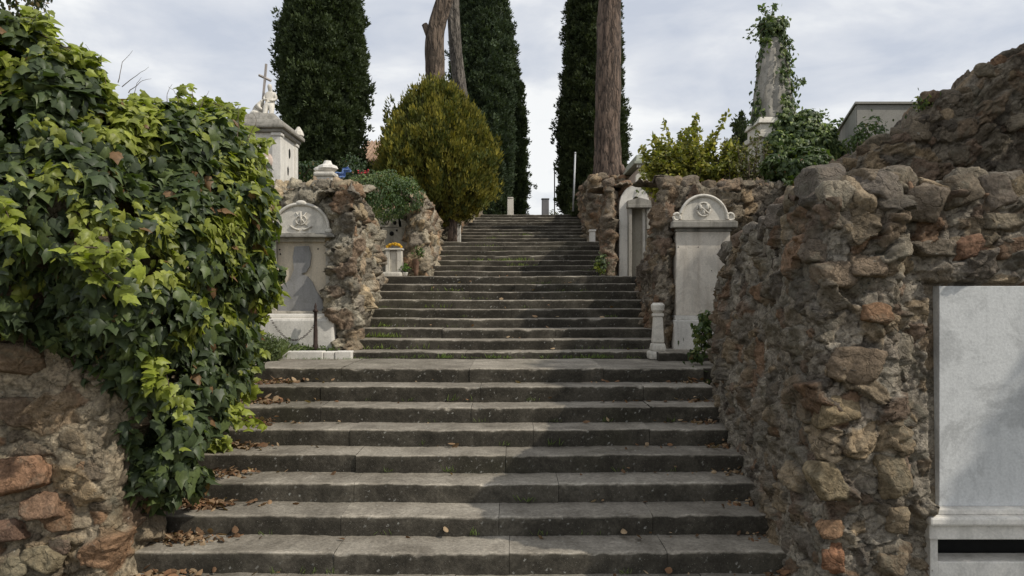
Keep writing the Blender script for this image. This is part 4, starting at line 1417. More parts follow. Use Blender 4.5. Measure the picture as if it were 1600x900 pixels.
b = BM()
rim = [(cx1 - .36 * math.cos(math.pi * k / 24) * 1.0, dT - .05, zc + .02 + .36 * math.sin(math.pi * k / 24) ** .85) for k in range(0, 25)]
b.tube(rim, .022, 8)
for q in (-1, 1):
    b.ball((cx1 + q * .36, dT - .05, zc + .03), .045, (1, .6, .8))
b.ball((cx1, dT - .05, zc + .39), .055, (1.3, .6, .7))
b.build('rim', M['marble'], pd1, True)
b = BM()
zz = zc + .15       # entwined monogram and scroll relief
for q in (-1, 1):
    b.tube([(cx1 + q * .07 * math.cos(t), dT - .05, zz + .06 * math.sin(t) + .02) for t in np.linspace(0, 5.0, 14)], .008, 6)
    b.tube([(cx1 - .07 * q, dT - .045, zz + .12), (cx1 + .02 * q, dT - .048, zz + .02), (cx1 + .075 * q, dT - .045, zz - .06)], .008, 6)
    b.tube([(cx1 + q * (.02 + .12 * math.sin(t)), dT - .05, zz - .08 - .025 * math.cos(2 * t)) for t in np.linspace(0, 2.4, 12)], .012, 6)
b.tube([(cx1, dT - .055, zz + .13), (cx1, dT - .058, zz - .03)], .012, 6)
b.build('carved_emblem', M['marble'], pd1, True)
# curb and plants in front
cb = thing('marble_kerb', P(495, 562, 8.75), 'low white marble kerb lying at the foot of the left tomb', 'kerb')
acc_ = Acc()
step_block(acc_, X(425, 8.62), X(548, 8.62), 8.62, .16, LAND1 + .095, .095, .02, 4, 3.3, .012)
b = BM()
b.box(X(425, 8.62), X(505, 8.62), 8.60, 8.76, LAND1 - .01, LAND1 + .095, .012)
b.box(X(505.6, 8.62), X(523, 8.62), 8.61, 8.77, LAND1 - .01, LAND1 + .09, .014)
b.box(X(523.6, 8.62), X(549, 8.62), 8.60, 8.76, LAND1 - .01, LAND1 + .096, .012)
b.each('kerb_stone', M['marble_white'], cb)
# iron post with chain and bar
ir = thing('iron_railing', P(493, 545, 8.85), 'rusty iron post with a slack chain in front of the left tomb', 'railing')
xp, yp = X(493, 8.85), 8.85
b = BM()
zr = LAND1 + .05
b.lathe([(.036, zr), (.036, zr + .1), (.028, zr + .12), (.026, zr + .3), (.021, zr + .36), (.02, zr + .52), (.034, zr + .525), (.034, zr + .545), (.016, zr + .56), (.016, zr + .59), (.008, zr + .625), (.002, zr + .64)], xp, yp, 12)
b.build('post', M['iron'], ir, True)
b = BM()
x2 = X(420, 8.85)
for k in range(34):
    t = k / 33
    xx = xp + (x2 - xp) * t
    z = zr + .38 - .26 * (1 - (2 * t - 1) ** 2) + .1 * t
    z2 = z
    pts = [(xx + .014 * math.cos(a) * (1 if k % 2 else 1), yp + (.008 * math.sin(a) if k % 2 else 0), z2 + (0 if k % 2 else .008 * math.sin(a))) for a in np.linspace(0, 6.28, 8)]
    b.tube(pts, .0035, 4)
b.build('chain', M['iron'], ir, True)
b = BM()
b.tube([(X(432, 8.85), 8.83, zr - .0), (X(525, 8.85), 8.83, zr)], .013, 6)
b.build('ground_bar', M['iron'], ir, True)

# ------------------------------------------------------------------ monument with cross (upper left)
dM = 10.9
t2 = thing('tomb_monument', P(425, 300, dM), 'white marble box tomb topped by seated figures and a leaning cross', 'tomb')
x0, x1 = X(378, 10.4), X(437, 10.4)
ym0, ym1 = 10.4, 11.2
zb2 = EYE + 1.2
zt2 = Z(207, 10.4)
b = BM()
b.box(x0 - .2, x1, ym0, ym1, zb2, zt2, .01)
b.build('body', M['marble_white'], t2)
b = BM()
for (xa, ya) in ((x1, ym0), (x1, ym1), (x0 - .2, ym0)):
    b.box(xa - .11, xa + .025, ya - .025 if ya == ym0 else ya - .1, ya + .1 if ya == ym0 else ya + .025, zb2, zt2 - .06, .012)
    b.box(xa - .125, xa + .04, ya - .04 if ya == ym0 else ya - .1, ya + .1 if ya == ym0 else ya + .04, zt2 - .055, zt2 - .002, .015)
b.each('pilaster', M['marble_white'], t2)
b = BM()
b.box(x0 - .27, x1 + .06, ym0 - .06, ym1 + .06, zt2, zt2 + .05, .012)
b.box(x0 - .31, x1 + .11, ym0 - .11, ym1 + .11, zt2 + .051, zt2 + .11, .02)
b.box(x0 - .25, x1 + .05, ym0 - .05, ym1 + .05, zt2 + .111, zt2 + .20, .03, .08)
b.build('cornice', M['marble_dirty'], t2)
b = BM()
for ya in (ym1 + .02,):
    b.lathe([(.05, zt2 + .1), (.09, zt2 + .14), (.07, zt2 + .2), (.02, zt2 + .28)], x1 + .03, ya, 8)
b.build('acroterion', M['marble'], t2)
b = BM()
cp = P(417, 251, ym0 - .01)
b.lathe([(.01, 0), (.075, 0.0), (.095, .02), (.085, .035), (.01, .04)], 0, 0, 18)
me_ = b.build('medallion', mat_marble('pinkish_marble', (0.62, 0.5, 0.42), .3, .2), t2, True)
me_.matrix_parent_inverse = Matrix()
me_.parent = None
me_.data.transform(Matrix.Translation(Vector((cp[0] - .0, ym0 - .0, cp[2]))) @ Matrix.Rotation(R(90), 4, 'X') @ Matrix.Diagonal((1, 1.15, 1, 1)))
me_.parent = t2
me_.matrix_parent_inverse = Matrix.Translation(-Vector(t2.location))
b = BM()
b.ball((cp[0], ym0 - .04, cp[2]), .045, (.8, .5, 1.1), 2, .15)
b.ball((cp[0] + .02, ym0 - .03, cp[2] - .05), .035, (1.2, .5, .7), 2, .15)
b.build('portrait_relief', M['marble'], t2, True)
b = BM()
for yy, zz_, hh in ((10.85, zt2 - .22, .16), (10.78, zt2 - .5, .14), (10.86, zt2 - .78, .13), (10.68, zt2 - .76, .05)):
    b.ball((x1 + .004, yy, zz_), hh * .5, (.08, .5, 1), 2, .3)
b.each('damaged_hole', M['dark'], t2)
# sculpted rock, figures
zt3 = zt2 + .2
acc = Acc()
V_, F_, C_ = rock_arrays((x0 + .18, 10.85, zt3 - .02), (.42, .38, .22), 77, 4, 14, (0.3, 0.3, 0.22), (0.2, 0, 0))
acc.add(V_, F_, C_)
acc.build('rock_mound', M['marble_dirty'], t2)


def skin_body(name, verts, edges, radii, mat, parent, sub=2):
    me = bpy.data.meshes.new(name)
    me.from_pydata(verts, edges, [])
    me.update()
    o = link(name, me, mat, parent)
    sm = o.modifiers.new('Skin', 'SKIN')
    o.data.skin_vertices  # layer created by modifier
    lay = me.skin_vertices[0].data if me.skin_vertices else None
    if lay:
        for i, rr_ in enumerate(radii):
            lay[i].radius = (rr_, rr_)
        lay[0].use_root = True
    s = o.modifiers.new('Sub', 'SUBSURF')
    s.levels = sub
    s.render_levels = sub
    sm.use_smooth_shade = True
    return o


# seated robed figure, ~0.62 m high at its place
fx, fy, fz = X(423, 10.8), 10.8, Z(176, 10.8)
sc_ = .47 / 1.0


def L3(x, y, z):
    return (fx + x * sc_, fy + y * sc_, fz + z * sc_)


vs = [L3(0, 0, .12), L3(0, 0, .35), L3(0, .0, .55), L3(0, -.02, .68), L3(-.02, -.04, .80), L3(-.02, -.05, .93),   # pelvis..head
      L3(-.13, 0, .60), L3(-.2, -.06, .42), L3(-.1, -.2, .36), L3(-.03, -.24, .38),                        # arm
      L3(.13, 0, .60), L3(.2, -.06, .42), L3(.12, -.2, .34), L3(.03, -.24, .34),
      L3(-.09, -.18, .14), L3(-.1, -.26, -.12), L3(-.1, -.34, -.18),
      L3(.09, -.18, .14), L3(.1, -.24, -.12), L3(.1, -.32, -.18)]
ed = [(0, 1), (1, 2), (2, 3), (3, 4), (4, 5), (2, 6), (6, 7), (7, 8), (8, 9), (2, 10), (10, 11), (11, 12), (12, 13), (0, 14), (14, 15), (15, 16), (0, 17), (17, 18), (18, 19)]
rd = [.17, .14, .13, .06, .085, .07, .07, .055, .04, .03, .07, .055, .04, .03, .11, .08, .04, .11, .08, .04]
skin_body('seated_figure', vs, ed, [q * sc_ for q in rd], M['marble'], t2)
# second, bowed figure at left
f2x, f2y, f2z = X(403, 10.8), 10.8, Z(180, 10.8)
vs = [(f2x + a * sc_, f2y + b_ * sc_, f2z + c * sc_) for a, b_, c in ((0, 0, 0), (-.03, 0, .2), (.04, -.04, .36), (.14, -.08, .42), (.22, -.1, .44), (.1, -.2, .2), (.22, -.2, .12), (-.1, -.15, 0), (-.25, -.1, -.1), (.1, -.2, -.05))]
ed = [(0, 1), (1, 2), (2, 3), (3, 4), (2, 5), (5, 6), (0, 7), (7, 8), (0, 9)]
skin_body('bowed_figure', vs, ed, [q * sc_ for q in (.2, .17, .14, .06, .09, .06, .04, .13, .08, .1)], M['marble'], t2)
b = BM()
c0, c1 = P(409, 178, 10.85), P(416, 100, 10.85)
v = c1 - c0
b.tube([c0, c0 + v * .5, c1], .021, 4)
cm_ = c0 + v * .72
ax = np.array([.095, 0, -.045])
b.tube([cm_ - ax, cm_ + ax], .02, 4)
b.build('cross', mat_marble('old_cross_marble', (0.4, 0.36, 0.33), .5, .3), t2)

# ------------------------------------------------------------------ marble finial + cloth + flowers + roof
dU = 10.6
fin = thing('marble_finial', P(512, 290, dU), 'carved marble finial block behind the left rubble wall top', 'finial')
ux, uz = X(512, dU), Z(292, dU)
b = BM()
b.box(ux - .14, ux + .1, dU - .12, dU + .12, uz - .1, uz + .14, .015)
b.box(ux - .18, ux + .13, dU - .15, dU + .15, uz + .141, uz + .21, .03)
b.build('block', M['marble'], fin)
b = BM()
b.lathe([(.09, uz + .21), (.16, uz + .27), (.14, uz + .31), (.07, uz + .34), (.05, uz + .39)], ux + .0, dU, 7)
b.ball((ux - .1, dU - .03, uz + .26), .07, (1.4, 1, .6), 2, .2)
b.build('carved_top', M['marble_white'], fin)
fl = thing('flag', P(530, 285, 10.9), 'crumpled pale blue and white cloth beside the marble finial', 'cloth')


def cloth(px0, py0, px1, py1, d, w, mat, nm, par, seed):
    a, e = P(px0, py0, d), P(px1, py1, d)
    n, m = 14, 8
    V = []
    ax = norm((e - a)[None])[0]
    pe = norm(np.cross(ax, [0, 1, 0])[None])[0]
    for i in range(n):
        for j in range(m):
            t, s = i / (n - 1), j / (m - 1) - .5
            V.append(a + (e - a) * t + pe * s * w * (1 - .4 * t) + np.array([0, 1, 0]) * .035 * math.sin(s * 9 + t * 5 + seed) + pe * .02 * math.sin(t * 11 + seed))
    V = np.array(V)
    ii = np.arange(n * m).reshape(n, m)
    return mk(nm, V, np.stack([ii[:-1, :-1], ii[1:, :-1], ii[1:, 1:], ii[:-1, 1:]], -1).reshape(-1, 4), mat, par)


cloth(530, 276, 545, 262, 10.85, .13, M['cloth_b'], 'blue_cloth', fl, 1)
cloth(524, 285, 535, 272, 10.9, .09, M['cloth_w'], 'white_cloth', fl, 2)
b = BM()
b.tube([P(523, 292, 10.92), P(545, 258, 10.92)], .005, 5)
b.build('pole', M['steel'], fl)
rf = thing('flowers', P(565, 275, 12.4), 'small bunch of red flowers above the clipped hedge', 'flowers')
b = BM()
for k in range(14):
    c = P(558 + random.random() * 18, 264 + random.random() * 8, 12.35 + random.random() * .2)
    b.ball(c, .017, (1, 1, .8), 1, .5)
b.build('petals', M['red'], rf)
b = BM()
for k in range(6):
    x_ = 560 + k * 3
    b.tube([P(x_, 300, 12.5), P(x_ + random.random() * 4, 268, 12.4)], .006, 4)
b.each('stem', M['stem'], rf)
hs = thing('garden_house', P(570, 300, 22.5), 'small shed with terracotta tiled roof between cypress and golden conifer', 'building')
b = BM()
xa, xb = X(556, 22.5), X(600, 22.5)
b.box(xa + .1, xb, 22.5, 24.5, EYE + 2.5, Z(250, 22.5), .01)
b.build('wall', M['wallpaint'], hs)
b = BM()
za, zz1 = Z(251, 22.4), Z(236, 24)
for k in range(9):
    x_ = xa - .05 + k * .13
    b.tube([(x_, 22.35, za), (x_ + .1, 24.2, zz1 + .35)], .06, 8)
b.build('roof', M['tile'], hs, True)

# ------------------------------------------------------------------ niche tomb (left, third tier)
dN = 13.35
t3 = thing('tomb_monument', P(618, 430, dN), 'stuccoed niche tomb with oval recess under the clipped hedge', 'tomb')
cn = X(617, dN)
b = BM()
b.prism(arch_pts(X(607, dN), .25, Z(355, dN), .34, 18), dN - .02, dN + .2, .01)
b.box(X(597, dN), X(641, dN), dN - .015, dN + .2, LAND2, Z(355.5, dN), .01)
b.prism([(X(624, dN), Z(357, dN)), (X(622, dN), Z(340, dN)), (X(634, dN), Z(346, dN)), (X(641, dN), Z(357, dN))], dN - .02, dN + .2)
b.build('back_panel', M['stucco'], t3)
b = BM()
ov = P(599 + 1, 342, dN - .02)
for (px, py, sx_, sz_) in ((600, 340, .065, .14), (613, 348, .035, .045), (608, 365, .045, .045), (616, 360, .02, .02)):
    c = P(px + 4, py, dN - .018)
    b.ball(c, 1, (sx_, .015, sz_), 2)
b.each('oval_recess', M['dark'], t3, True)
b = BM()
b.ball(P(604, 344, dN - .04), .04, (.7, .4, 2), 2, .2)
b.build('relief_figure', M['marble_dirty'], t3, True)
b = BM()
xa, xb = X(603, 12.9), X(628, 12.9)
zp = Z(391, 12.9)
b.box(xa, xa + .075, 12.85, 13.1, LAND2, zp, .01)
b.box(xb - .085, xb, 12.85, 13.1, LAND2, zp, .01)
b.box(xa + .075, xb - .085, 12.9, 13.1, LAND2, zp - .02, .01)
b.box(xa - .02, xb + .02, 12.83, 13.12, zp + .001, zp + .035, .01)
b.box(xa - .02, xb + .03, 12.6, 12.84, LAND2, LAND2 + .1, .03)
b.build('pedestal', M['marble'], t3)
yf = thing('flowers', P(615, 390, 12.95), 'wreath of yellow flowers on the small marble pedestal in the niche', 'flowers')
b = BM()
for k in range(50):
    a = random.uniform(0, math.pi)
    c = np.array([(xa + xb) / 2 + .13 * math.cos(a), 12.95 + random.uniform(-.07, .07), zp + .05 + .08 * math.sin(a) * random.uniform(.6, 1)])
    b.ball(c, .025, (1, 1, .8), 1, .4)
b.build('petals', M['yellow'], yf)
pt_ = thing('flower_pot', P(635, 430, 12.9), 'small pot with green plant and white rim beside the marble pedestal', 'flower pot')
px_, pz_ = X(633, 12.8), LAND2
b = BM()
b.lathe([(.035, pz_), (.05, pz_ + .09), (.055, pz_ + .1), (.045, pz_ + .1)], px_, 12.8, 12)
b.build('pot', M['marble_white'], pt_, True)
acc = Acc()
r = np.random.default_rng(3)
n = 60
put_leaves(acc, 'oval', np.array([px_, 12.8, pz_ + .17]) + r.normal(0, .035, (n, 3)), r.normal(0, .6, (n, 3)) + [0, -.3, .5], r.normal(0, .5, (n, 3)) + [0, 0, .6], r.uniform(.03, .07, n), np.array([.12, .2, .05]) * r.uniform(.6, 1.4, (n, 1)), r)
acc.build('foliage', M['leaf'], pt_, False)
vs_ = thing('vase', P(650, 430, 12.9), 'rusty half-round vase holding a dry bouquet against the pitted rock pier', 'vase')
b = BM()
vx = X(650, 12.85)
b.lathe([(.025, LAND2 + .02), (.04, LAND2 + .1), (.065, LAND2 + .33), (.07, LAND2 + .34), (.05, LAND2 + .34)], vx, 12.85, 10)
b.build('body', M['terracotta'], vs_, True)
acc = Acc()
n = 90
put_leaves(acc, 'oval', np.array([vx + .05, 12.85, LAND2 + .46]) + r.normal(0, .05, (n, 3)), r.normal(0, .6, (n, 3)) + [0, -.3, .5], r.normal(0, .5, (n, 3)) + [0, 0, .6], r.uniform(.03, .08, n), np.array([.07, .1, .035]) * r.uniform(.6, 1.4, (n, 1)), r)
acc.build('foliage', M['leaf'], vs_, False)
# pale slabs behind at tier 4 left
t4 = thing('tomb_slab', P(692, 375, 18.7), 'tall plain grey tomb slab leaning in shade beside the golden conifer trunk', 'tomb')
b = BM()
b.prism(arch_pts(X(692, 18.75), .27, Z(330, 18.75), .16, 12), 18.72, 18.9, .01)
b.box(X(676, 18.75), X(708, 18.75), 18.73, 18.9, LAND3, Z(330.3, 18.75), .01)
b.build('slab', M['stucco'], t4)
t5 = thing('stone_post', P(716, 378, 18.3), 'short pale stone post at the left foot of the upper steps', 'post')
b = BM()
b.box(X(713, 18.3), X(720, 18.3), 18.25, 18.4, LAND3, Z(350, 18.3), .015, .1)
b.build('shaft', M['marble_white'], t5)

# ------------------------------------------------------------------ right round-topped stele
dS = 8.98
t6 = thing('tomb_monument', P(1098, 545, dS), 'pale marble stele with round pediment and carved wreath, right of stairs', 'tomb')
xl, xr = X(1056, dS), X(1140, dS)
cx6 = (xl + xr) / 2
b = BM()
b.box(xl - .03, xr + .03, dS - .08, dS + .25, LAND1, Z(500, dS), .015)
b.box(xl - .015, xr + .015, dS - .055, dS + .25, Z(499.8, dS), Z(493, dS), .01)
b.build('plinth', M['marble_white'], t6)
b = BM()
b.box(xl, xr, dS - .03, dS + .22, Z(492.8, dS), Z(362, dS), .01)
b.build('slab', mat_marble('cream_stained_marble', (0.7, 0.64, 0.55), .35, .35, (0.22, 0.15, 0.09)), t6)
b = BM()
b.box(xl - .01, xr + .01, dS - .05, dS + .22, Z(361.8, dS), Z(357, dS), .008)
b.box(xl - .07, xr + .07, dS - .12, dS + .22, Z(356.8, dS), Z(347, dS), .012)
b.box(xl - .05, xr + .05, dS - .09, dS + .22, Z(346.8, dS), Z(345, dS), .003)
b.build('cornice', M['marble_dirty'], t6)
b = BM()
zc = Z(344.8, dS)
b.prism(arch_pts(cx6, .30, zc, .31, 24), dS - .03, dS + .2, .008)
pd6 = b.build('pediment', M['marble'], t6)
b = BM()
b.tube([(cx6 - .3 * math.cos(math.pi * k / 24), dS - .045, zc + .015 + .3 * math.sin(math.pi * k / 24)) for k in range(25)], .02, 8)
for q in (-1, 1):
    b.tube([(cx6 + q * (.34 + .045 * math.cos(t)), dS - .04, zc + .045 + .045 * math.sin(t)) for t in np.linspace(-2, 3.6, 12)], .018, 6)
    b.prism([(cx6 + q * .30, zc), (cx6 + q * .385, zc), (cx6 + q * .36, zc + .08), (cx6 + q * .31, zc + .1)], dS - .035, dS + .1)
b.build('rim', M['marble'], pd6)
b = BM()
b.tube([(cx6 + .085 * math.cos(t), dS - .04, zc + .14 + .085 * math.sin(t)) for t in np.linspace(0, 6.28, 20)], .012, 6)
for q, an in ((-.03, 2.0), (.035, 1.1), (0, 4.7)):
    b.ball((cx6 + q + .03 * math.cos(an), dS - .045, zc + .14 + .03 * math.sin(an)), .035, (.6, .4, 1.2), 2, .2)
b.tube([(cx6 - .07, dS - .045, zc + .2), (cx6, dS - .05, zc + .14), (cx6 + .07, dS - .045, zc + .08)], .01, 5)
b.build('carved_wreath', M['marble'], pd6, True)
b = BM()
for px, py in ((1091, 386), (1060, 386), (1112, 423)):
    b.ball(P(px, py, dS - .03), .008, sub=1)
b.each('fixing_hole', M['dark'], t6)
# little baluster pillar
t7 = thing('marble_baluster', P(1028, 545, 8.62), 'small marble baluster standing at the right edge of the landing', 'pillar')
bx, bz = X(1028, 8.62), LAND1
b = BM()
b.box(bx - .12, bx + .12, 8.52, 8.74, bz, bz + .10, .03)
b.box(bx - .095, bx + .095, 8.54, 8.72, bz + .1, bz + .2, .03, .15)
b.build('base', M['marble'], t7)
b = BM()
b.box(bx - .07, bx + .07, 8.56, 8.7, bz + .2, bz + .52, .018, .25)
b.box(bx - .065, bx + .065, 8.57, 8.69, bz + .521, bz + .56, .012)
b.lathe([(.05, bz + .56), (.08, bz + .6), (.085, bz + .66), (.06, bz + .69)], bx, 8.63, 14)
b.build('shaft', M['marble'], t7)
t8 = thing('stone_ledge', (2.2, 8.5, LAND1), 'rough low stone ledge in front of the round-topped stele', 'ledge')
acc = Acc()
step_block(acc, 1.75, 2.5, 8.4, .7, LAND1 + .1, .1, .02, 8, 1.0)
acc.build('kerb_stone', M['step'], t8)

# ------------------------------------------------------------------ arched white stele (right, third tier)
dA = 13.2
t9 = thing('tomb_monument', P(985, 430, dA), 'tall arched white stele with a small dark gabled shrine in it, right of stairs', 'tomb')
cx9 = X(991, dA)
wA = X(1015, dA) - cx9
b = BM()
outer = arch_pts(cx9, wA, Z(325, dA), .42, 22)
inner = arch_pts(cx9 + .03, wA - .17, Z(330, dA), .27, 22)
zfl = LAND2
lo = [(cx9 - wA, zfl)] + outer[:] + [(cx9 + wA, zfl), (cx9 + wA - .13, zfl)] + inner[::-1] + [(cx9 + .03 - wA + .17, zfl)]
b.prism(lo, dA - .05, dA + .15)
b.build('arched_frame', M['marble_white'], t9)
b = BM()
b.box(cx9 - wA + .1, cx9 + wA - .05, dA + .06, dA + .14, zfl, Z(300, dA))
b.build('back_panel', M['stucco'], t9)
b = BM()
xa, xb = X(978, dA), X(1014, dA)
b.box(xa, xb, dA - .25, dA + .02, Z(327, dA), Z(322, dA), .008)
b.prism([(xa, Z(321.8, dA)), (xb, Z(321.8, dA)), (xb, Z(316, dA)), ((xa + xb) / 2, Z(311, dA)), (xa, Z(316, dA))], dA - .22, dA + .02)
b.box(xa + .02, xa + .08, dA - .2, dA + .0, zfl, Z(327.3, dA), .01)
b.box(xb - .08, xb - .02, dA - .2, dA + .0, zfl, Z(327.3, dA), .01)
b.build('gabled_shrine', M['marble_dirty'], t9)
t10 = thing('grave_marker', P(1002, 300, 14.2), 'small grey marble tablet with rounded top above the arched stele', 'grave marker')
b = BM()
b.prism(arch_pts(X(1003, 14.2), .13, Z(276, 14.2), .07, 12), 14.15, 14.25, .008)
b.box(X(993, 14.2), X(1013, 14.2), 14.15, 14.26, EYE + 1.8, Z(276.2, 14.2), .008)
b.build('tablet', M['marble'], t10)
ivy_mass('plant', 'light creeper growing around the grey tablet above the arched stele', 'plant', [S4(1010, 290, 13.4, .16), S4(1000, 298, 13.3, .12), S4(1020, 282, 13.4, .14)], P(1008, 305, 13.4), 500, (0.03, 0.06), 57, 0.5, kind='oval', mat='leaf')
# pilaster and low post at tier four
t11 = thing('marble_pilaster', P(941, 376, 18.3), 'narrow white pilaster slab set against the uppermost rubble wall', 'pilaster')
b = BM()
xa, xb = X(937, 18.3), X(946, 18.3)
b.box(xa, xb, 18.22, 18.5, LAND3, Z(304, 18.3), .01)
b.box(xa - .03, xb + .03, 18.19, 18.5, Z(303.8, 18.3), Z(299, 18.3), .01)
b.build('shaft', M['marble_white'], t11)
b = BM()
b.box(xa + .05, xb - .05, 18.205, 18.225, Z(345, 18.3), Z(311, 18.3))
b.build('recess', M['marble_grey'], t11)
t12 = thing('stone_post', P(925, 377, 17.9), 'low white marble post at the right end of the upper landing', 'post')
b = BM()
b.box(X(921, 17.9), X(930, 17.9), 17.85, 18.0, LAND3, Z(362, 17.9), .012)
b.box(X(920, 17.9), X(931, 17.9), 17.83, 18.02, Z(361.8, 17.9), Z(359, 17.9), .01)
b.build('shaft', M['marble_white'], t12)

# ------------------------------------------------------------------ small temple roof behind shrub (right)
t13 = thing('chapel_tomb', P(1012, 300, 17), 'small tomb with overhanging green-grey roof and dentils behind the yellow-green shrub', 'tomb')
xa, xb = X(992, 17), X(1040, 17)
b = BM()
b.box(xa + .09, xb, 17.1, 18.5, EYE + 2, Z(262, 17), .01)
b.build('wall', mat_marble('rosy_stucco', (0.5, 0.4, 0.33), .3, .2), t13)
b = BM()
b.box(xa - .02, xb + .1, 16.95, 18.7, Z(256, 17), Z(252, 17), .01)
b.box(xa + .02, xb + .06, 17.0, 18.6, Z(251.8, 17), Z(241, 17), .02, .06)
b.build('roof', mat_marble('mossy_roof_stone', (0.36, 0.38, 0.31), .5, .3), t13)
b = BM()
for k in range(13):
    x_ = xa + .06 + k * .055
    b.box(x_, x_ + .03, 17.02, 17.1, Z(261, 17), Z(256.3, 17))
b.build('dentils', M['marble_white'], t13)
# ------------------------------------------------------------------ cement box tomb
t14 = thing('cement_tomb', P(1385, 230, 9.6), 'plain grey cement box tomb behind the raked rubble wall', 'tomb')
V = [P(1338, 163, 9.6), P(1470, 163, 9.9), P(1470, 300, 9.9), P(1338, 300, 9.6)]
bxl = X(1338, 9.6)
b = BM()
pts = [(bxl, 9.6), (X(1480, 9.6), 9.6), (X(1480, 9.6), 12.0), (X(1300, 12.0) + 0, 12.0)]
bm_ = b.bm
zt_, zb_ = Z(163, 9.6), EYE + 1.2
lo = [bm_.verts.new((x, y, zb_)) for x, y in pts]
hi = [bm_.verts.new((x, y, zt_)) for x, y in pts]
for i in range(4):
    bm_.faces.new((lo[i], lo[(i + 1) % 4], hi[(i + 1) % 4], hi[i]))
bm_.faces.new(hi)
bmesh.ops.bevel(bm_, geom=bm_.edges[:], offset=.01, segments=2, affect='EDGES')
b.build('body', M['concrete'], t14)
b = BM()
bm_ = b.bm
lo = [bm_.verts.new((x + (-.03 if k in (0, 3) else .03), y + (-.03 if k < 2 else .03), zt_ + .001)) for k, (x, y) in enumerate(pts)]
hi = [bm_.verts.new((v_.co.x, v_.co.y, zt_ + .03)) for v_ in lo]
for i in range(4):
    bm_.faces.new((lo[i], lo[(i + 1) % 4], hi[(i + 1) % 4], hi[i]))
bm_.faces.new(hi)
bm_.faces.new(lo[::-1])
b.build('cap', M['concrete'], t14)

# ------------------------------------------------------------------ foreground marble slab tomb (right)
dF = 4.58
t15 = thing('tomb_monument', P(1600, 880, dF), 'large veined white marble slab tomb over a dark vault opening, lower right', 'tomb')
xa, xb = X(1466, dF), X(1800, dF)
zlo, zhi = Z(790, dF), Z(447, dF)
b = BM()
b.box(xa, xb, dF - .012, dF + .12, zlo, zhi, .004)
b.build('slab', M['marble_slab'], t15)
b = BM()
xs0 = X(1450, dF - .1)
b.box(xs0 + .02, xb + .05, dF - .075, dF + .1, Z(799, dF), zlo - .001, .008)
b.box(xs0, xb + .07, dF - .13, dF + .1, Z(812, dF), Z(799.2, dF), .014)
b.box(xs0 + .015, xb + .05, dF - .09, dF + .1, Z(836, dF), Z(812.2, dF), .008)
b.build('cornice', M['marble_white'], t15)
b = BM()
xm0 = X(1455, dF - .08)
b.box(xm0, xm0 + .05, dF - .07, dF + .1, .05, Z(836.3, dF), .006)
b.box(xb - .05, xb, dF - .07, dF + .1, .05, Z(836.3, dF), .006)
b.each('jamb', M['marble_white'], t15)
b = BM()
b.box(xm0 + .05, xb - .05, dF - .06, dF + .1, .02, Z(872, dF), .01)
b.build('sill', M['marble_white'], t15)
b = BM()
b.box(xm0 - .1, xb - .05, dF + .16, dF + .18, Z(890, dF), Z(820, dF))
b.build('vault_opening', M['dark'], t15)

# ------------------------------------------------------------------ top of the stairs
pg = 'stone gate pillars at the head of the stairs'
dP = 23.6
for px0, px1, py, lab in ((792.5, 802.5, 308, 'white stone pillar with rounded top, left of the sky gap'), (846.5, 858, 309.5, 'grey square stone pillar, right of the sky gap')):
    t = thing('stone_pillar', P((px0 + px1) / 2, 337, dP), lab, 'pillar', pg)
    b = BM()
    b.box(X(px0, dP), X(px1, dP), dP, dP + .22, TOP - .05, Z(py + 2, dP), .02, .04)
    b.box(X(px0, dP) + (.01 if px0 < 800 else -.012), X(px1, dP) - (.01 if px0 < 800 else -.012), dP - .01, dP + .23, Z(py + 1.9, dP), Z(py, dP), .02)
    b.build('shaft', M['marble'] if px0 < 800 else M['marble_grey'], t)
t = thing('metal_pole', P(896, 320, 22.2), 'thin light grey metal pole in front of the right cypress', 'pole')
b = BM()
b.tube([P(895.5, 330, 22.2), P(898.8, 240, 22.2)], .028, 8)
b.build('shaft', M['steel'], t, True)
b = BM()
b.lathe([(.034, Z(240.5, 22.2)), (.034, Z(238.5, 22.2)), (.01, Z(237.5, 22.2))], X(898.8, 22.2), 22.2, 8)
b.build('cap', M['steel'], t, True)
t = thing('metal_pole', P(866, 300, 27), 'thin dark pole against the sky at the left edge of the right cypress', 'pole')
b = BM()
b.tube([P(866.5, 335, 27), P(866.5, 258, 27)], .022, 8)
b.build('shaft', M['iron'], t, True)
b = BM()
b.lathe([(.04, Z(260, 27)), (.05, Z(257, 27)), (.02, Z(255, 27))], X(866.5, 27), 27, 8)
b.build('cap', M['steel'], t, True)

# ------------------------------------------------------------------ fallen leaves & weeds (stuff)
r = np.random.default_rng(88)
acc = Acc()


def litter(px, d, z, n, sx_, sy_, x=None):
    x = X(px, d) if x is None else x
    pos = np.stack([x + r.normal(0, sx_, n), d + r.normal(0, sy_, n), np.full(n, z) + np.abs(r.normal(0, .018, n)) + .006], -1)
    nn = np.stack([r.normal(0, .7, n), r.normal(0, .7, n), np.ones(n)], -1)
    tp = r.normal(0, 1, (n, 3))
    tp[:, 2] *= .2
    cc = np.array([(.2, .11, .06), (.26, .17, .1), (.14, .085, .05), (.33, .24, .15)])[r.integers(0, 4, n)] * r.uniform(.7, 1.2, (n, 1))
    put_leaves(acc, 'oval', pos, nn, tp, r.uniform(.02, .085, n), cc, r)


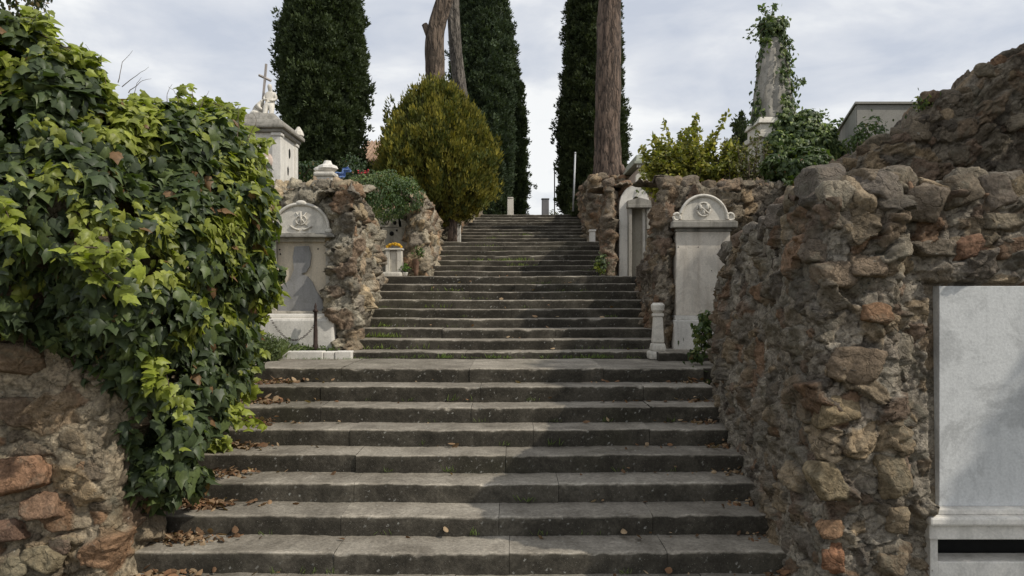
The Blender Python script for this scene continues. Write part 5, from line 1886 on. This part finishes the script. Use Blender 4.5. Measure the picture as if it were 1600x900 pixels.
for i, s in enumerate(steps[:9]):
    y0, z = s[0], s[1]
    litter(0, y0 + .25, z, 190 if i < 4 else 80, .13, .055, -2.46 if i < 4 else -2.48)
    litter(0, y0 + .3, z, 9, .2, .03, -2.1)
    litter(0, y0 + .29, z, 26, .09, .04, 1.88)
    litter(0, y0 + .3, z, 8, .4, .03, 1.3)
    litter(0, y0 + .3, z, 4, 1.3, .03, -.4)
for s in steps[10:19]:
    litter(0, s[0] + .25, s[1], 4, .9, .05, -.2)
lo_ = acc.build('fallen_leaves', M['litter'], None, False)
tag(lo_, 'dry brown fallen leaves drifted along both ends of the lower steps', 'fallen leaves', None, 'stuff')

acc = Acc()


def tuft(x, y, z, n, hgt, spread, col=(.12, .17, .04)):
    pos = np.stack([x + r.normal(0, spread, n), y + r.normal(0, .012, n), np.full(n, z)], -1)
    tp = np.stack([r.normal(0, .55, n), r.normal(-.15, .35, n), np.full(n, 1.0)], -1)
    nn = np.stack([r.normal(0, .5, n), -np.ones(n), r.normal(0, .4, n)], -1)
    cc = np.array(col)[None] * r.uniform(.6, 1.5, (n, 1))
    put_leaves(acc, 'blade', pos, nn, tp, r.uniform(.4, 1, n) * hgt, cc, r)


# tufts along risers: (px, step index, n, height, spread)
L1y = 8.70
for px in list(range(560, 1010, 18)):
    if r.uniform() < .8:
        tuft(X(px + r.uniform(-8, 8), L1y), L1y, LAND1, int(r.integers(8, 40)), r.uniform(.03, .09), .05)
for k in range(40):
    j = r.integers(10, 33)
    s = steps[j]
    tuft(r.uniform(s[3] + .2, s[4] - .2), s[0] - .012, steps[j - 1][1], int(r.integers(8, 40)), .06, r.uniform(.03, .15), (.12, .16, .04))
for k in range(26):
    j = r.integers(1, 9)
    s = steps[j]
    tuft(r.uniform(-2.0, 1.6), s[0] - .012, steps[j - 1][1], int(r.integers(3, 14)), .07, .03, (.1, .13, .04))
for px, j in ((700, 5), (820, 4), (738, 3), (705, 8), (950, 7), (865, 6)):
    s = steps[j]
    tuft(X(px, s[0]), s[0] - .012, steps[j - 1][1], 16, .09, .03, (.11, .15, .04))
for px, j, n_ in ((585, 12, 60), (605, 12, 50), (595, 13, 40), (585, 11, 40), (680, 15, 20), (808, 21, 60), (790, 22, 80), (815, 22, 60), (750, 22, 50), (765, 25, 30), (820, 28, 60), (792, 28, 30), (768, 27, 30), (940, 19, 80), (700, 17, 18), (660, 11, 15)):
    s = steps[j]
    tuft(X(px, s[0]), s[0] - .015, steps[j - 1][1], n_, .1, .14, (.15, .2, .04))
# tomb weeds, left landing
def leafy(px, dd, n, hgt, sp, col):
    x = X(px, dd)
    t = r.uniform(0, 1, n)
    pos = np.stack([x + r.normal(0, sp, n) * (.4 + t), dd + r.normal(0, sp * .6, n) * (.4 + t), LAND1 + t * hgt], -1)
    cc = np.array(col)[None] * r.uniform(.6, 1.5, (n, 1))
    put_leaves(acc, 'oval', pos, r.normal(0, .6, (n, 3)) + [0, -.4, .6], r.normal(0, .7, (n, 3)) + [0, 0, .4], r.uniform(.015, .04, n), cc, r)


for k in range(55):
    px = r.uniform(405, 520)
    dd = r.uniform(8.82, 8.95)
    leafy(px, dd, 50, r.uniform(.05, .17) * (1.5 if px < 450 else 1), .03, (.085, .12, .035))
    tuft(X(px, dd), dd, LAND1, 10, .14, .04, (.1, .14, .04))
for k in range(40):
    px = r.uniform(398, 446)
    dd = r.uniform(8.3, 8.75)
    leafy(px, dd, 90, r.uniform(.12, .34), .035, (.1, .13, .055))
    tuft(X(px, dd), dd, LAND1, 8, .3, .04, (.11, .14, .05))
for k in range(14):
    tuft(r.uniform(-2.6, -1.7), 8.55, LAND1, 12, .04, .04, (.1, .15, .04))
wo = acc.build('weeds', M['leaf'], None, False)
tag(wo, 'green weeds and grass tufts growing in the step joints and before the left tomb', 'weeds', None, 'stuff')

# ------------------------------------------------------------------ world
SUN_EL = 45
sx_, sy_ = 0.92, -0.39      # direction towards the sun, horizontally
w = bpy.data.worlds.new('World')
scene.world = w
w.use_nodes = True
nt = w.node_tree
for n_ in list(nt.nodes):
    nt.nodes.remove(n_)
out = nt.nodes.new('ShaderNodeOutputWorld')
bg = nt.nodes.new('ShaderNodeBackground')
bg.inputs['Strength'].default_value = 0.1
nt.links.new(bg.outputs[0], out.inputs[0])
sky = nt.nodes.new('ShaderNodeTexSky')
sky.sky_type = 'NISHITA'
sky.sun_disc = False
sky.sun_elevation = R(SUN_EL)
sky.sun_rotation = math.atan2(sx_, sy_)
sky.air_density = 1.2
sky.dust_density = 2.0
tc = nt.nodes.new('ShaderNodeTexCoord')
mp = N(nt, 'ShaderNodeMapping')
mp.inputs['Scale'].default_value = (1.0, 1.0, 2.6)
mp.inputs['Location'].default_value = (3.1, 0.4, 0.2)
nt.links.new(tc.outputs['Generated'], mp.inputs['Vector'])
n1 = noise(nt, mp.outputs[0], 2.4, 8, 0.52, 0.25)
n2 = noise(nt, mp.outputs[0], 5.5, 7, 0.55, 0.4)
cs = ramp(nt, math_(nt, 'ADD', math_(nt, 'MULTIPLY', n1, .65), math_(nt, 'MULTIPLY', n2, .35)), [(0.4, (6.6, 7.1, 8.1)), (0.49, (8.3, 8.6, 9.2)), (0.57, (10.8, 10.9, 10.9))])
c = mix(nt, 0.9, sky.outputs[0], cs)
nt.links.new(c, bg.inputs['Color'])

sl = bpy.data.lights.new('sun', 'SUN')
sl.energy = 3.3
sl.angle = R(0.6)
sl.color = (1.0, 0.93, 0.82)
so = bpy.data.objects.new('sun', sl)
COL.objects.link(so)
el = R(SUN_EL)
dv = Vector((sx_ * math.cos(el), sy_ * math.cos(el), math.sin(el))).normalized()
so.rotation_euler = dv.to_track_quat('Z', 'Y').to_euler()
so.location = (10, -5, 20)

cam = bpy.data.cameras.new('camera')
cam.sensor_width = 36
cam.lens = 1100 / 1600 * 36
cam.shift_y = 15 / 1600
cam.clip_end = 3000
co_ = bpy.data.objects.new('camera', cam)
COL.objects.link(co_)
co_.location = (0, 0, EYE)
co_.rotation_euler = (R(90), 0, 0)
scene.camera = co_
scene.view_settings.view_transform = 'Standard'
scene.view_settings.look = 'None'
scene.view_settings.gamma = 1
scene.view_settings.exposure = -0.1
